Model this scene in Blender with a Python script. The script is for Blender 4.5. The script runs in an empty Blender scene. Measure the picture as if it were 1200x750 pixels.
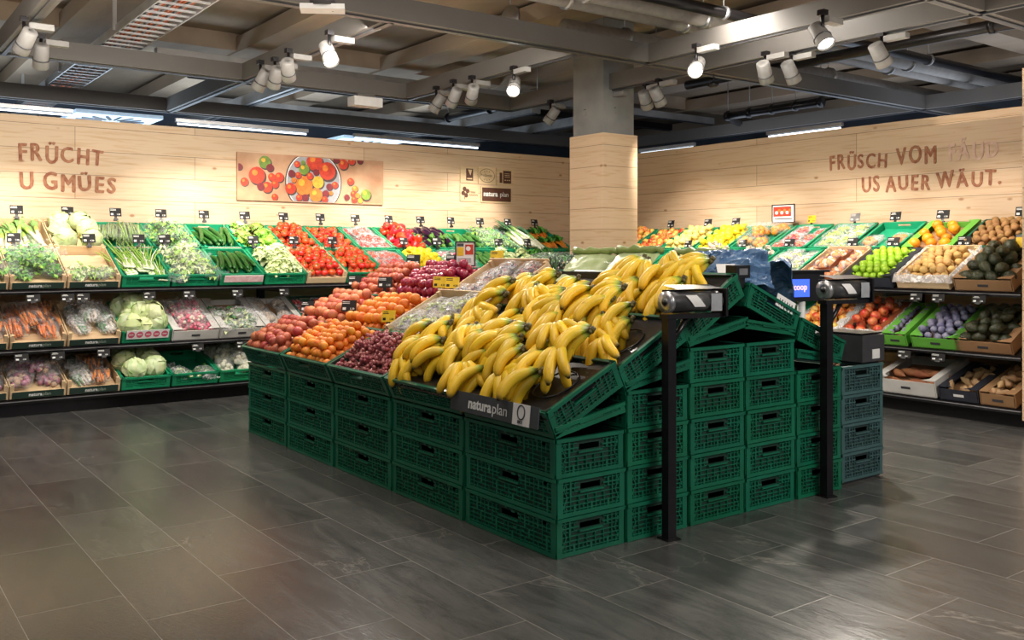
import bpy, math, random
from mathutils import Matrix, Vector, noise, Euler
R = random.Random(7)
PI = math.pi
sc = bpy.context.scene
COL = sc.collection
def rad(d): return math.radians(d)
def T(x=0, y=0, z=0): return Matrix.Translation((x, y, z))
def Rx(d): return Matrix.Rotation(rad(d), 4, 'X')
def Ry(d): return Matrix.Rotation(rad(d), 4, 'Y')
def Rz(d): return Matrix.Rotation(rad(d), 4, 'Z')
def S(x, y=None, z=None):
    if y is None: y = z = x
    return Matrix.Diagonal((x, y, z, 1))
def U(a, b): return R.uniform(a, b)

# ------------------------------------------------------------------ camera
F_PX, CX, HY, EYE = 1057.0, 500.0, 297.0, 1.2
FW = Vector((.556, .831, 0)).normalized()
RT = Vector((FW.y, -FW.x, 0))
cam_d = bpy.data.cameras.new('camera')
cam = bpy.data.objects.new('camera', cam_d); COL.objects.link(cam)
cam.location = (0, 0, EYE)
cam.rotation_euler = (PI/2, 0, -math.atan2(FW.x, FW.y))
cam_d.sensor_width = 36; cam_d.lens = F_PX/1200*36
cam_d.shift_x = (600-CX)/1200; cam_d.shift_y = -(375-HY)/1200
cam_d.clip_end = 60
sc.camera = cam

# ------------------------------------------------------------------ materials
def nt(name):
    m = bpy.data.materials.new(name); m.use_nodes = True
    n = m.node_tree; return m, n, n.nodes['Principled BSDF']
def N(n, t, **kw):
    x = n.nodes.new(t)
    for k, v in kw.items():
        if k in x.inputs: x.inputs[k].default_value = v
        else: setattr(x, k, v)
    return x
def ramp(n, stops):
    r = n.nodes.new('ShaderNodeValToRGB'); e = r.color_ramp.elements
    e[0].position, e[0].color = stops[0][0], (*stops[0][1], 1)
    e[1].position, e[1].color = stops[-1][0], (*stops[-1][1], 1)
    for p, c in stops[1:-1]:
        x = e.new(p); x.color = (*c, 1)
    return r
def mul(c, k): return tuple(min(1, v*k) for v in c)
def mat(name, c, c2=None, rough=.5, scale=20, bump=0, bscale=None, metal=0, rnd=0, coat=0, emit=0, alpha=1, sss=0, stretch=None):
    """plain or two-tone noise material; rnd gives each object its own brightness"""
    m, n, b = nt(name); L = n.links.new
    b.inputs['Roughness'].default_value = rough; b.inputs['Metallic'].default_value = metal
    b.inputs['Coat Weight'].default_value = coat
    c2 = c2 or mul(c, .8)
    tc = N(n, 'ShaderNodeTexCoord'); src = tc.outputs['Object']
    if stretch:
        mp = N(n, 'ShaderNodeMapping'); mp.inputs['Scale'].default_value = stretch
        L(src, mp.inputs[0]); src = mp.outputs[0]
    oi = N(n, 'ShaderNodeObjectInfo')
    ad = N(n, 'ShaderNodeVectorMath', operation='ADD')
    sm = N(n, 'ShaderNodeVectorMath', operation='SCALE'); sm.inputs['Scale'].default_value = 50
    L(oi.outputs['Random'], sm.inputs[0]); L(src, ad.inputs[0]); L(sm.outputs[0], ad.inputs[1])
    nz = N(n, 'ShaderNodeTexNoise', Scale=scale, Detail=3.0); L(ad.outputs[0], nz.inputs['Vector'])
    rp = ramp(n, [(.35, c), (.65, c2)]); L(nz.outputs['Fac'], rp.inputs[0])
    out = rp.outputs[0]
    if rnd:
        hs = N(n, 'ShaderNodeHueSaturation')
        mr = N(n, 'ShaderNodeMapRange'); mr.inputs['To Min'].default_value = 1-rnd; mr.inputs['To Max'].default_value = 1+rnd*.6
        L(oi.outputs['Random'], mr.inputs[0]); L(mr.outputs[0], hs.inputs['Value']); L(out, hs.inputs['Color'])
        mh = N(n, 'ShaderNodeMapRange'); mh.inputs['To Min'].default_value = .5-rnd*.06; mh.inputs['To Max'].default_value = .5+rnd*.06
        f7 = N(n, 'ShaderNodeMath', operation='MULTIPLY'); f7.inputs[1].default_value = 17.3
        fr = N(n, 'ShaderNodeMath', operation='FRACT'); L(oi.outputs['Random'], f7.inputs[0]); L(f7.outputs[0], fr.inputs[0])
        L(fr.outputs[0], mh.inputs[0]); L(mh.outputs[0], hs.inputs['Hue'])
        out = hs.outputs[0]
    L(out, b.inputs['Base Color'])
    if bump:
        nb = N(n, 'ShaderNodeTexNoise', Scale=bscale or scale*3, Detail=4.0); L(ad.outputs[0], nb.inputs['Vector'])
        bp = N(n, 'ShaderNodeBump', Strength=bump, Distance=.01); L(nb.outputs['Fac'], bp.inputs['Height'])
        L(bp.outputs[0], b.inputs['Normal'])
    if emit:
        b.inputs['Emission Color'].default_value = (*c, 1); b.inputs['Emission Strength'].default_value = emit
    if alpha < 1: b.inputs['Alpha'].default_value = alpha
    if sss:
        b.inputs['Subsurface Weight'].default_value = sss; b.inputs['Subsurface Scale'].default_value = .01
    return m
def film(name, tint=(.9, .93, .95), a=.3, rough=.18):
    """crinkled clear plastic"""
    m, n, b = nt(name); L = n.links.new
    b.inputs['Base Color'].default_value = (*tint, 1); b.inputs['Roughness'].default_value = rough
    b.inputs['Specular IOR Level'].default_value = .9
    tc = N(n, 'ShaderNodeTexCoord'); oi = N(n, 'ShaderNodeObjectInfo')
    ad = N(n, 'ShaderNodeVectorMath', operation='ADD'); L(tc.outputs['Object'], ad.inputs[0]); L(oi.outputs['Random'], ad.inputs[1])
    v = N(n, 'ShaderNodeTexNoise', Scale=26.0, Detail=3.0, Distortion=1.2); L(ad.outputs[0], v.inputs['Vector'])
    rp = ramp(n, [(.45, (a*.5,)*3), (.68, (min(1, a*2.2),)*3)]); L(v.outputs['Fac'], rp.inputs[0]); L(rp.outputs[0], b.inputs['Alpha'])
    bp = N(n, 'ShaderNodeBump', Strength=.9, Distance=.02); L(v.outputs['Fac'], bp.inputs['Height']); L(bp.outputs[0], b.inputs['Normal'])
    return m
def plank(name, axis, base=(.69, .50, .33), dark=(.62, .44, .26), h=.21, w=2.9):
    """pale spruce boards laid across, with grain, knots and thin joints. axis: which world axis runs along the boards"""
    m, n, b = nt(name); L = n.links.new
    b.inputs['Roughness'].default_value = .55
    tc = N(n, 'ShaderNodeTexCoord'); sp = N(n, 'ShaderNodeSeparateXYZ'); L(tc.outputs['Object'], sp.inputs[0])
    cb = N(n, 'ShaderNodeCombineXYZ')
    if axis == 'XY':
        a = N(n, 'ShaderNodeMath', operation='ADD'); L(sp.outputs['X'], a.inputs[0]); L(sp.outputs['Y'], a.inputs[1]); L(a.outputs[0], cb.inputs[0])
    else: L(sp.outputs[axis], cb.inputs[0])
    L(sp.outputs['Z'], cb.inputs[1])
    br = N(n, 'ShaderNodeTexBrick', Scale=1.0); br.inputs['Mortar Size'].default_value = .0022
    br.inputs['Brick Width'].default_value = w; br.inputs['Row Height'].default_value = h; br.offset = .37
    br.inputs['Color1'].default_value = (*base, 1); br.inputs['Color2'].default_value = (*mul(base, .87), 1); br.inputs['Mortar'].default_value = (.22, .14, .08, 1)
    L(cb.outputs[0], br.inputs['Vector'])
    mp = N(n, 'ShaderNodeMapping'); mp.inputs['Scale'].default_value = (1.6, 26, 1); L(cb.outputs[0], mp.inputs[0])
    g = N(n, 'ShaderNodeTexNoise', Scale=1.6, Detail=5.0, Distortion=.6); L(mp.outputs[0], g.inputs['Vector'])
    rg = ramp(n, [(.3, mul(dark, 1.18)), (.5, (1, 1, 1))]); L(g.outputs['Fac'], rg.inputs[0])
    mx = N(n, 'ShaderNodeMixRGB', blend_type='MULTIPLY', Fac=.5); L(br.outputs[0], mx.inputs[1]); L(rg.outputs[0], mx.inputs[2])
    mk = N(n, 'ShaderNodeMapping'); mk.inputs['Scale'].default_value = (3.6, 6.4, 1); L(cb.outputs[0], mk.inputs[0])
    vo = N(n, 'ShaderNodeTexVoronoi', Scale=1.0); L(mk.outputs[0], vo.inputs['Vector'])
    rk = ramp(n, [(.05, (1, 1, 1)), (.11, (0, 0, 0))]); L(vo.outputs['Distance'], rk.inputs[0])
    m2 = N(n, 'ShaderNodeMixRGB'); m2.inputs[2].default_value = (.36, .19, .09, 1); L(rk.outputs[0], m2.inputs[0]); L(mx.outputs[0], m2.inputs[1])
    L(m2.outputs[0], b.inputs['Base Color'])
    return m
M = {}
M['wall_x'] = plank('spruce_boards_across', 'X'); M['wall_y'] = plank('spruce_boards_along', 'Y')
M['wall_c'] = plank('spruce_boards_column', 'XY', h=.205, w=40)
def floor_mat():
    m, n, b = nt('slate_tiles'); L = n.links.new
    tc = N(n, 'ShaderNodeTexCoord'); mp = N(n, 'ShaderNodeMapping')
    mp.inputs['Rotation'].default_value = (0, 0, PI/2); mp.inputs['Location'].default_value = (.20, .16, 0)
    L(tc.outputs['Object'], mp.inputs[0])
    br = N(n, 'ShaderNodeTexBrick', Scale=1.0); br.offset = .38
    br.inputs['Mortar Size'].default_value = .0017; br.inputs['Brick Width'].default_value = .69; br.inputs['Row Height'].default_value = .345
    br.inputs['Color1'].default_value = (.062, .063, .063, 1); br.inputs['Color2'].default_value = (.105, .105, .103, 1); br.inputs['Mortar'].default_value = (.26, .25, .235, 1)
    br.inputs['Mortar Smooth'].default_value = .1
    L(mp.outputs[0], br.inputs['Vector'])
    # per-tile shift of the stone figure
    sc_ = N(n, 'ShaderNodeVectorMath', operation='SCALE'); sc_.inputs['Scale'].default_value = 120
    L(br.outputs['Color'], sc_.inputs[0])
    ad = N(n, 'ShaderNodeVectorMath', operation='ADD'); L(mp.outputs[0], ad.inputs[0]); L(sc_.outputs[0], ad.inputs[1])
    st = N(n, 'ShaderNodeMapping'); st.inputs['Scale'].default_value = (.8, 3.2, 1); st.inputs['Rotation'].default_value = (0, 0, .5); L(ad.outputs[0], st.inputs[0])
    n1 = N(n, 'ShaderNodeTexNoise', Scale=3.2, Detail=11.0, Roughness=.74, Distortion=.6); L(st.outputs[0], n1.inputs['Vector'])
    r1 = ramp(n, [(.25, (.42, .42, .43)), (.5, (.85, .84, .82)), (.75, (1.25, 1.22, 1.16))]); L(n1.outputs['Fac'], r1.inputs[0])
    mx = N(n, 'ShaderNodeMixRGB', blend_type='MULTIPLY', Fac=1.0); L(br.outputs['Color'], mx.inputs[1]); L(r1.outputs[0], mx.inputs[2])
    n2 = N(n, 'ShaderNodeTexNoise', Scale=.7, Detail=7.0, Roughness=.62, Distortion=.8); L(ad.outputs[0], n2.inputs['Vector'])
    r2 = ramp(n, [(.494, (0, 0, 0)), (.4995, (.6,)*3), (.505, (0, 0, 0))]); L(n2.outputs['Fac'], r2.inputs[0])
    n3 = N(n, 'ShaderNodeTexNoise', Scale=.9, Detail=1.0); L(ad.outputs[0], n3.inputs['Vector'])
    r3 = ramp(n, [(.58, (0, 0, 0)), (.70, (1, 1, 1))]); L(n3.outputs['Fac'], r3.inputs[0])
    mm = N(n, 'ShaderNodeMath', operation='MULTIPLY'); L(r2.outputs[0], mm.inputs[0]); L(r3.outputs[0], mm.inputs[1])
    m2 = N(n, 'ShaderNodeMixRGB'); m2.inputs[2].default_value = (.3, .28, .25, 1); L(mm.outputs[0], m2.inputs[0]); L(mx.outputs[0], m2.inputs[1])
    L(m2.outputs[0], b.inputs['Base Color'])
    n4 = N(n, 'ShaderNodeTexNoise', Scale=60.0, Detail=4.0); L(st.outputs[0], n4.inputs['Vector'])
    rr = N(n, 'ShaderNodeMapRange'); b.inputs['Specular IOR Level'].default_value = .75; rr.inputs['To Min'].default_value = .12; rr.inputs['To Max'].default_value = .32; L(n1.outputs['Fac'], rr.inputs[0]); L(rr.outputs[0], b.inputs['Roughness'])
    bp = N(n, 'ShaderNodeBump', Strength=.22, Distance=.004); L(n4.outputs['Fac'], bp.inputs['Height']); L(bp.outputs[0], b.inputs['Normal'])
    return m
M['floor'] = floor_mat()
M['concrete'] = mat('concrete', (.42, .32, .225), (.25, .19, .14), .85, 1.6, .3, 30, stretch=(1, .35, 1))
M['concrete_grey'] = mat('grey_concrete', (.27, .27, .26), (.2, .2, .2), .85, 3, .2, 40)
M['rail'] = mat('grey_ceiling_rail', (.135, .125, .115), (.12, .11, .10), .5, 2)
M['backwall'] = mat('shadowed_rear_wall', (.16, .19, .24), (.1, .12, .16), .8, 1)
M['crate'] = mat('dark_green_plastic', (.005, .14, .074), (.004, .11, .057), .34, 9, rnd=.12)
M['crate_shade'] = mat('dark_green_plastic_recess_shade', (.002, .034, .021), (.002, .026, .016), .55, 9)  # same plastic, shade of the gaps behind the ribs painted darker
M['crate_lt'] = mat('green_plastic', (.012, .30, .13), (.010, .25, .105), .35, 9, rnd=.12)
M['crate_lt_in'] = mat('green_plastic_recess', (.012, .33, .165), (.01, .27, .13), .5, 9)
M['crate_gr'] = mat('grey_green_plastic', (.055, .125, .125), (.045, .105, .105), .45, 9, rnd=.08)
M['crate_gr_shade'] = mat('grey_green_plastic_recess_shade', (.022, .05, .05), (.02, .045, .045), .55, 9)  # recess shade painted into a darker copy of the grey-green
M['black'] = mat('black_plastic', (.012, .012, .014), rough=.35, rnd=.1)
M['blackmetal'] = mat('black_metal', (.018, .016, .018), rough=.3, metal=.4)
M['tagblack'] = mat('matt_black_card', (.012, .011, .011), rough=.8)
M['darkgrey'] = mat('dark_grey_plastic', (.05, .05, .055), rough=.4)
M['silver'] = mat('brushed_silver', (.55, .55, .56), rough=.3, metal=.8)
M['steel'] = mat('shelf_steel', (.13, .125, .12), rough=.4, metal=.5)
M['white'] = mat('white_plastic', (.75, .74, .72), (.7, .69, .67), .45, rnd=.05)
M['paper'] = mat('white_paper', (.85, .83, .8), (.8, .78, .76), .7, 8, .3, 20)
M['spot'] = mat('white_spotlight_enamel', (.25, .24, .225), (.22, .21, .20), .45)
M['lens_on'] = mat('lit_lens', (1, .96, .88), emit=14)
M['lens_off'] = mat('dark_reflector', (.5, .48, .44), rough=.2, metal=.7)
M['tube'] = mat('lit_tube', (.8, .9, 1), (.8, .9, 1), emit=4)
M['wood'] = mat('pale_crate_wood', (.74, .55, .33), (.64, .45, .26), .6, 6, .15, 60, rnd=.08, stretch=(1, 8, 8))
M['card'] = mat('brown_cardboard', (.38, .21, .10), (.32, .17, .08), .8, 6, .1, rnd=.08)
M['cardwhite'] = mat('white_cardboard', (.66, .64, .60), (.58, .56, .52), .7, 6, .1)
M['cardgreen'] = mat('bright_green_cardboard', (.16, .50, .06), (.13, .42, .05), .55, 6)
M['cardorange'] = mat('orange_brown_cardboard', (.34, .09, .025), (.26, .06, .02), .6, 12)
M['carddark'] = mat('dark_printed_cardboard', (.03, .035, .05), (.02, .02, .03), .5, 12)
M['band'] = mat('dark_green_print', (.018, .045, .033), rough=.55)
M['bandgrey'] = mat('grey_label_strip', (.06, .068, .075), rough=.4)
M['textwhite'] = mat('white_print', (.85, .85, .82), rough=.6)
M['textgreen'] = mat('pale_green_print', (.35, .42, .33), rough=.6)
M['burn'] = mat('brown_burnt_lettering', (.27, .085, .04), (.42, .19, .10), .7, 22, stretch=(1, 1, 3))
M['burnpale'] = mat('pale_lettering', (.60, .38, .29), (.72, .52, .42), .7, 22)  # paler tone than the other lettering
M['yellowcard'] = mat('yellow_price_card', (.85, .55, .02), rough=.6)
M['pink'] = mat('pink_strip', (.72, .42, .42), (.8, .6, .58), .6, 30)
M['reddot'] = mat('pink_red_sticker', (.75, .12, .2), rough=.6)
M['screen'] = mat('blue_screen', (.04, .10, .75), (.04, .09, .65), emit=1.6)
M['screenred'] = mat('pale_screen_lettering', (.75, .45, .6), emit=1.5)
# produce
def pm(k, c, c2, rough=.35, scale=18, bump=0, rnd=.14, coat=0, **kw): M[k] = mat(k+'_skin', c, c2, rough, scale, bump, rnd=rnd, coat=coat, **kw)
pm('tomato', (.72, .035, .012), (.78, .09, .03), .22, 14, coat=.3)
pm('stemgreen', (.10, .26, .03), (.06, .16, .02), .6)
pm('apricot', (.84, .30, .02), (.72, .16, .02), .5, 20)
pm('nectarine', (.36, .04, .03), (.55, .16, .07), .4, 14)
pm('palepeach', (.72, .26, .11), (.50, .08, .05), .55, 16)
pm('orange', (.90, .36, .015), (.86, .30, .01), .4, 20, .15, bscale=250)
pm('redapple', (.62, .03, .03), (.80, .28, .08), .25, 12, coat=.3)
pm('mixapple', (.68, .06, .03), (.85, .58, .12), .25, 16, coat=.3)
pm('plum', (.36, .015, .05), (.26, .01, .05), .25, 12, coat=.3)
pm('fig', (.12, .12, .24), (.34, .33, .44), .55, 20)
pm('lemon', (.90, .72, .03), (.88, .66, .02), .35, 20, .12, bscale=200)
pm('palelemon', (.86, .68, .22), (.84, .62, .14), .45, 20)
pm('lime', (.42, .68, .04), (.33, .58, .03), .3, 14, coat=.2)
pm('kiwi', (.42, .23, .08), (.33, .17, .06), .8, 40, .2)
pm('kiwigold', (.66, .42, .15), (.58, .34, .11), .7, 30, .1)
pm('avocado', (.035, .045, .018), (.06, .06, .03), .38, 40, .7, bscale=90, rnd=.3)
pm('redpepper', (.66, .02, .015), (.6, .015, .01), .15, 6, coat=.5)
pm('eggplant', (.022, .008, .025), (.03, .01, .03), .12, 6, coat=.6)
pm('cucumber', (.02, .10, .015), (.045, .16, .03), .35, 30, .2)
pm('zucchini', (.045, .17, .03), (.10, .26, .06), .35, 40)
pm('cabbage', (.48, .66, .26), (.80, .88, .60), .5, 10, .5, bscale=22, rnd=.08)
pm('lettuce', (.22, .50, .05), (.38, .64, .10), .5, 14, rnd=.15)
pm('redlettuce', (.16, .06, .045), (.20, .28, .06), .5, 14)
pm('paleleaf', (.68, .80, .36), (.80, .86, .52), .5, 12)
pm('herb', (.07, .30, .035), (.15, .42, .06), .5, 14)
pm('darkleaf', (.05, .21, .045), (.09, .27, .08), .45, 12)
pm('leekwhite', (.82, .85, .62), (.86, .88, .72), .4, 8)
pm('leekgreen', (.20, .40, .11), (.28, .48, .14), .45, 20)
pm('leekdark', (.045, .14, .065), (.09, .22, .10), .45, 20)
pm('springgreen', (.30, .52, .08), (.42, .62, .14), .4, 10)
pm('asparagus', (.24, .37, .12), (.33, .42, .18), .5, 30)
pm('carrot', (.84, .27, .03), (.78, .22, .02), .45, 12)
pm('potato', (.55, .37, .24), (.45, .28, .19), .7, 20)
pm('redonion', (.33, .07, .15), (.48, .22, .28), .35, 20)
pm('radish', (.66, .05, .13), (.75, .3, .35), .35, 14)
pm('mushroom', (.66, .55, .45), (.5, .4, .31), .7, 12)
pm('garlic', (.82, .72, .60), (.74, .60, .46), .5, 8)
pm('sweetpotato', (.46, .18, .08), (.36, .13, .06), .7, 14, .2)
pm('ginger', (.55, .36, .18), (.45, .28, .14), .7, 14, .2)
pm('pineapple', (.42, .25, .05), (.25, .18, .05), .6, 40, .5)
pm('redgrape', (.36, .07, .085), (.46, .17, .15), .3, 30)
pm('bluegrape', (.055, .04, .09), (.09, .06, .12), .35, 30)
pm('greengrape', (.50, .58, .16), (.42, .52, .12), .25, 30)
pm('cauliflower', (.82, .80, .66), (.72, .72, .52), .7, 30, .6)
def banana_mat():
    m, n, b = nt('banana_skin'); L = n.links.new
    b.inputs['Roughness'].default_value = .42
    b.inputs['Subsurface Weight'].default_value = .08; b.inputs['Subsurface Scale'].default_value = .01
    at = N(n, 'ShaderNodeAttribute', attribute_name='along')
    rp = ramp(n, [(0, (.10, .06, .02)), (.035, (.12, .16, .02)), (.10, (.38, .46, .04)), (.20, (.86, .60, .035)), (.5, (.90, .58, .022)), (.9, (.84, .51, .025)), (.955, (.35, .25, .05)), (.98, (.045, .025, .01))])
    L(at.outputs['Fac'], rp.inputs[0])
    tc = N(n, 'ShaderNodeTexCoord'); oi = N(n, 'ShaderNodeObjectInfo')
    ad = N(n, 'ShaderNodeVectorMath', operation='ADD'); L(tc.outputs['Object'], ad.inputs[0]); L(oi.outputs['Random'], ad.inputs[1])
    nz = N(n, 'ShaderNodeTexNoise', Scale=40.0, Detail=5.0, Roughness=.7); L(ad.outputs[0], nz.inputs['Vector'])
    r2 = ramp(n, [(.3, (.45, .28, .12)), (.4, (1, 1, 1))]); L(nz.outputs['Fac'], r2.inputs[0])
    mx = N(n, 'ShaderNodeMixRGB', blend_type='MULTIPLY', Fac=.65); L(rp.outputs[0], mx.inputs[1]); L(r2.outputs[0], mx.inputs[2])
    hs = N(n, 'ShaderNodeHueSaturation'); mr = N(n, 'ShaderNodeMapRange'); mr.inputs['To Min'].default_value = .8; mr.inputs['To Max'].default_value = 1.1
    L(oi.outputs['Random'], mr.inputs[0]); L(mr.outputs[0], hs.inputs['Value']); L(mx.outputs[0], hs.inputs['Color'])
    L(hs.outputs[0], b.inputs['Base Color'])
    return m
M['banana'] = banana_mat()
M['crown'] = mat('banana_crown', (.13, .11, .02), (.05, .035, .012), .6, 60)
M['film'] = film('clear_film', a=.11); M['filmwhite'] = film('milky_film', (.95, .94, .95), .24)
M['filmgreen'] = film('pale_green_film', (.45, .56, .26), .9, .35)
M['filmblue'] = mat('blue_plastic_sheet', (.05, .115, .24), (.12, .22, .38), .3, 14, .8, 20)
M['filmpaper'] = film('thin_white_liner', (.93, .90, .88), .75, .5)
M['netred'] = mat('red_net', (.62, .10, .06), (.75, .3, .2), .4, 60)
M['cable'] = mat('orange_cable', (.55, .12, .02), (.3, .06, .02), .5, 30)
M['pipe'] = mat('pipe_grey', (.34, .31, .28), (.28, .26, .24), .5)
M['galv'] = mat('galvanised_steel', (.5, .5, .5), (.4, .4, .41), .35, 6, metal=.7)
M['diffuser_glow'] = mat('bluish_glow_plate', (.45, .6, .75), (.4, .52, .66), .5, emit=.25)  # air diffuser plate, bluish glow put into the material; not a lamp
M['dishgrey'] = mat('printed_plate_grey', (.35, .36, .38), rough=.5)
M['canvas'] = mat('printed_warm_plaster', (.56, .34, .2), (.42, .22, .12), .6, 5)
def flat(k, c): M[k] = mat(k, c, mul(c, .7), .5, 30)
flat('print_red', (.62, .05, .02)); flat('print_darkred', (.22, .02, .03)); flat('print_green', (.18, .3, .04)); flat('print_yellow', (.8, .45, .04)); flat('print_orange', (.75, .22, .03)); flat('print_shadow', (.08, .05, .045))
flat('dark_brand', (.10, .035, .02)); flat('skyblue', (.1, .3, .6))

# ------------------------------------------------------------------ mesh builder
class MB:
    def __init__(s): s.v, s.f, s.m, s.sm, s.mats, s.a = [], [], [], [], [], []
    def mi(s, k):
        if k not in s.mats: s.mats.append(k)
        return s.mats.index(k)
    def add(s, vs, fs, k, X=None, smooth=False, al=None):
        o = len(s.v); i = s.mi(k)
        s.v += [tuple(X @ Vector(p)) if X is not None else tuple(p) for p in vs]
        s.a += al if al else [0.0]*len(vs)
        for f in fs: s.f.append([o+q for q in f]); s.m.append(i); s.sm.append(smooth)
        return s
    def box(s, c, d, k, X=None, bev=0):
        x, y, z = c; a, b, e = d[0]/2, d[1]/2, d[2]/2
        vs = [(x+i*a, y+j*b, z+l*e) for l in (-1, 1) for j in (-1, 1) for i in (-1, 1)]
        fs = [(0, 2, 3, 1), (4, 5, 7, 6), (0, 1, 5, 4), (2, 6, 7, 3), (0, 4, 6, 2), (1, 3, 7, 5)]
        return s.add(vs, fs, k, X)
    def tube(s, pts, r, k, seg=8, X=None, cap=True, al=False, flat=1.0):
        pts = [Vector(p) for p in pts]; n = len(pts)
        rs = r if isinstance(r, (list, tuple)) else [r]*n
        vs, fs, A = [], [], []
        up = Vector((0, 0, 1))
        for i, p in enumerate(pts):
            t = (pts[min(i+1, n-1)]-pts[max(i-1, 0)]).normalized()
            if i == 0:
                if abs(t.z) > .95: up = Vector((0, 1, 0))
                sd = t.cross(up).normalized()
            else:
                sd = (sd - t*sd.dot(t)).normalized()
            w = sd.cross(t)
            for j in range(seg):
                a = 2*PI*j/seg
                vs.append(p + sd*math.cos(a)*rs[i] + w*math.sin(a)*rs[i]*flat); A.append(i/(n-1))
        for i in range(n-1):
            for j in range(seg):
                a, b = i*seg+j, i*seg+(j+1) % seg
                fs.append((a, b, b+seg, a+seg))
        if cap: fs += [tuple(range(seg))[::-1], tuple((n-1)*seg+j for j in range(seg))]
        return s.add(vs, fs, k, X, True, A if al else None)
    def lathe(s, prof, k, seg=12, X=None, lobes=0, ld=0.0, smooth=True):
        vs, fs = [], []
        for r, z in prof:
            for j in range(seg):
                a = 2*PI*j/seg; q = r*(1+ld*math.cos(lobes*a)) if lobes else r
                vs.append((q*math.cos(a), q*math.sin(a), z))
        n = len(prof)
        for i in range(n-1):
            for j in range(seg):
                a, b = i*seg+j, i*seg+(j+1) % seg
                fs.append((a, b, b+seg, a+seg))
        fs += [tuple(range(seg))[::-1], tuple((n-1)*seg+j for j in range(seg))]
        return s.add(vs, fs, k, X, smooth)
    def ball(s, c, r, k, seg=10, rings=6, X=None):
        r = r if isinstance(r, (list, tuple)) else (r, r, r)
        prof = [(max(.02, math.sin(PI*i/rings)), -math.cos(PI*i/rings)) for i in range(rings+1)]
        Y = T(*c) @ S(*r)
        return s.lathe(prof, k, seg, (X @ Y) if X is not None else Y)
    def disc(s, c, r, k, seg=16, X=None, ry=None):
        ry = ry or r
        vs = [(c[0]+r*math.cos(2*PI*i/seg), c[1]+ry*math.sin(2*PI*i/seg), c[2]) for i in range(seg)]
        return s.add(vs, [tuple(range(seg))], k, X)
    def grid(s, fn, nu, nv, k, X=None, smooth=True):
        vs = [fn(i/nu, j/nv) for j in range(nv+1) for i in range(nu+1)]
        fs = [(j*(nu+1)+i, j*(nu+1)+i+1, (j+1)*(nu+1)+i+1, (j+1)*(nu+1)+i) for j in range(nv) for i in range(nu)]
        return s.add(vs, fs, k, X, smooth)
    def mesh(s, name):
        me = bpy.data.meshes.new(name); me.from_pydata(s.v, [], s.f); 
        for k in s.mats: me.materials.append(M[k])
        me.polygons.foreach_set('material_index', s.m); me.polygons.foreach_set('use_smooth', s.sm)
        if any(s.a):
            at = me.attributes.new('along', 'FLOAT', 'POINT'); at.data.foreach_set('value', s.a)
        me.update(); return me
_tc = {}
def text_mesh(txt, size, k, off=0.0, extrude=.0006, align='LEFT', shear=0, spacing=1.0):
    key = (txt, size, k, off, align, shear)
    if key in _tc: return _tc[key]
    c = bpy.data.curves.new('lettering', 'FONT'); c.body = txt; c.size = size; c.offset = off; c.extrude = extrude
    c.align_x = align; c.shear = shear; c.space_character = spacing; c.resolution_u = 3
    o = bpy.data.objects.new('lettering', c); COL.objects.link(o)
    me = bpy.data.meshes.new_from_object(o.evaluated_get(bpy.context.evaluated_depsgraph_get()))
    bpy.data.objects.remove(o); bpy.data.curves.remove(c)
    me.materials.clear(); me.materials.append(M[k]); _tc[key] = me
    return me
def merge_text(mb, txt, size, k, X, **kw):
    me = text_mesh(txt, size, k, **kw)
    mb.add([v.co[:] for v in me.vertices], [tuple(p.vertices) for p in me.polygons], k, X)

# ------------------------------------------------------------------ object placing
# recipe: dict(name, mesh or None, kids=[(name, mesh, matrix, kids, label)])
def rec(name, mesh=None, kids=()): return dict(name=name, mesh=mesh, kids=list(kids))
def kid(name, mesh, X=None, kids=(), label=None, kind=None): return (name, mesh, X if X is not None else Matrix.Identity(4), list(kids), label, kind)
def _kids(par, kids):
    for nm, me, X, kk, lb, kd in kids:
        c = bpy.data.objects.new(nm, me); COL.objects.link(c); c.parent = par; c.matrix_local = X
        if lb: c['label'] = lb
        if kd: c['kind'] = kd
        _kids(c, kk)
def put(rc, X, label, cat, group=None, kind=None, name=None):
    o = bpy.data.objects.new(name or rc['name'], rc['mesh']); COL.objects.link(o)
    o.matrix_world = X if X is not None else Matrix.Identity(4)
    if label: o['label'] = label
    if cat: o['category'] = cat
    if group: o['group'] = group
    if kind: o['kind'] = kind
    if o.data is None: o.empty_display_size = .05
    _kids(o, rc['kids'])
    return o
def struct(name, mb, parent=None):
    o = bpy.data.objects.new(name, mb.mesh(name)); COL.objects.link(o)
    if parent: o.parent = parent
    else: o['kind'] = 'structure'
    return o
def solo(name, mb, label, cat, X=None, group=None, kind=None):
    return put(rec(name, mb.mesh(name)), X, label, cat, group, kind)
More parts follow.
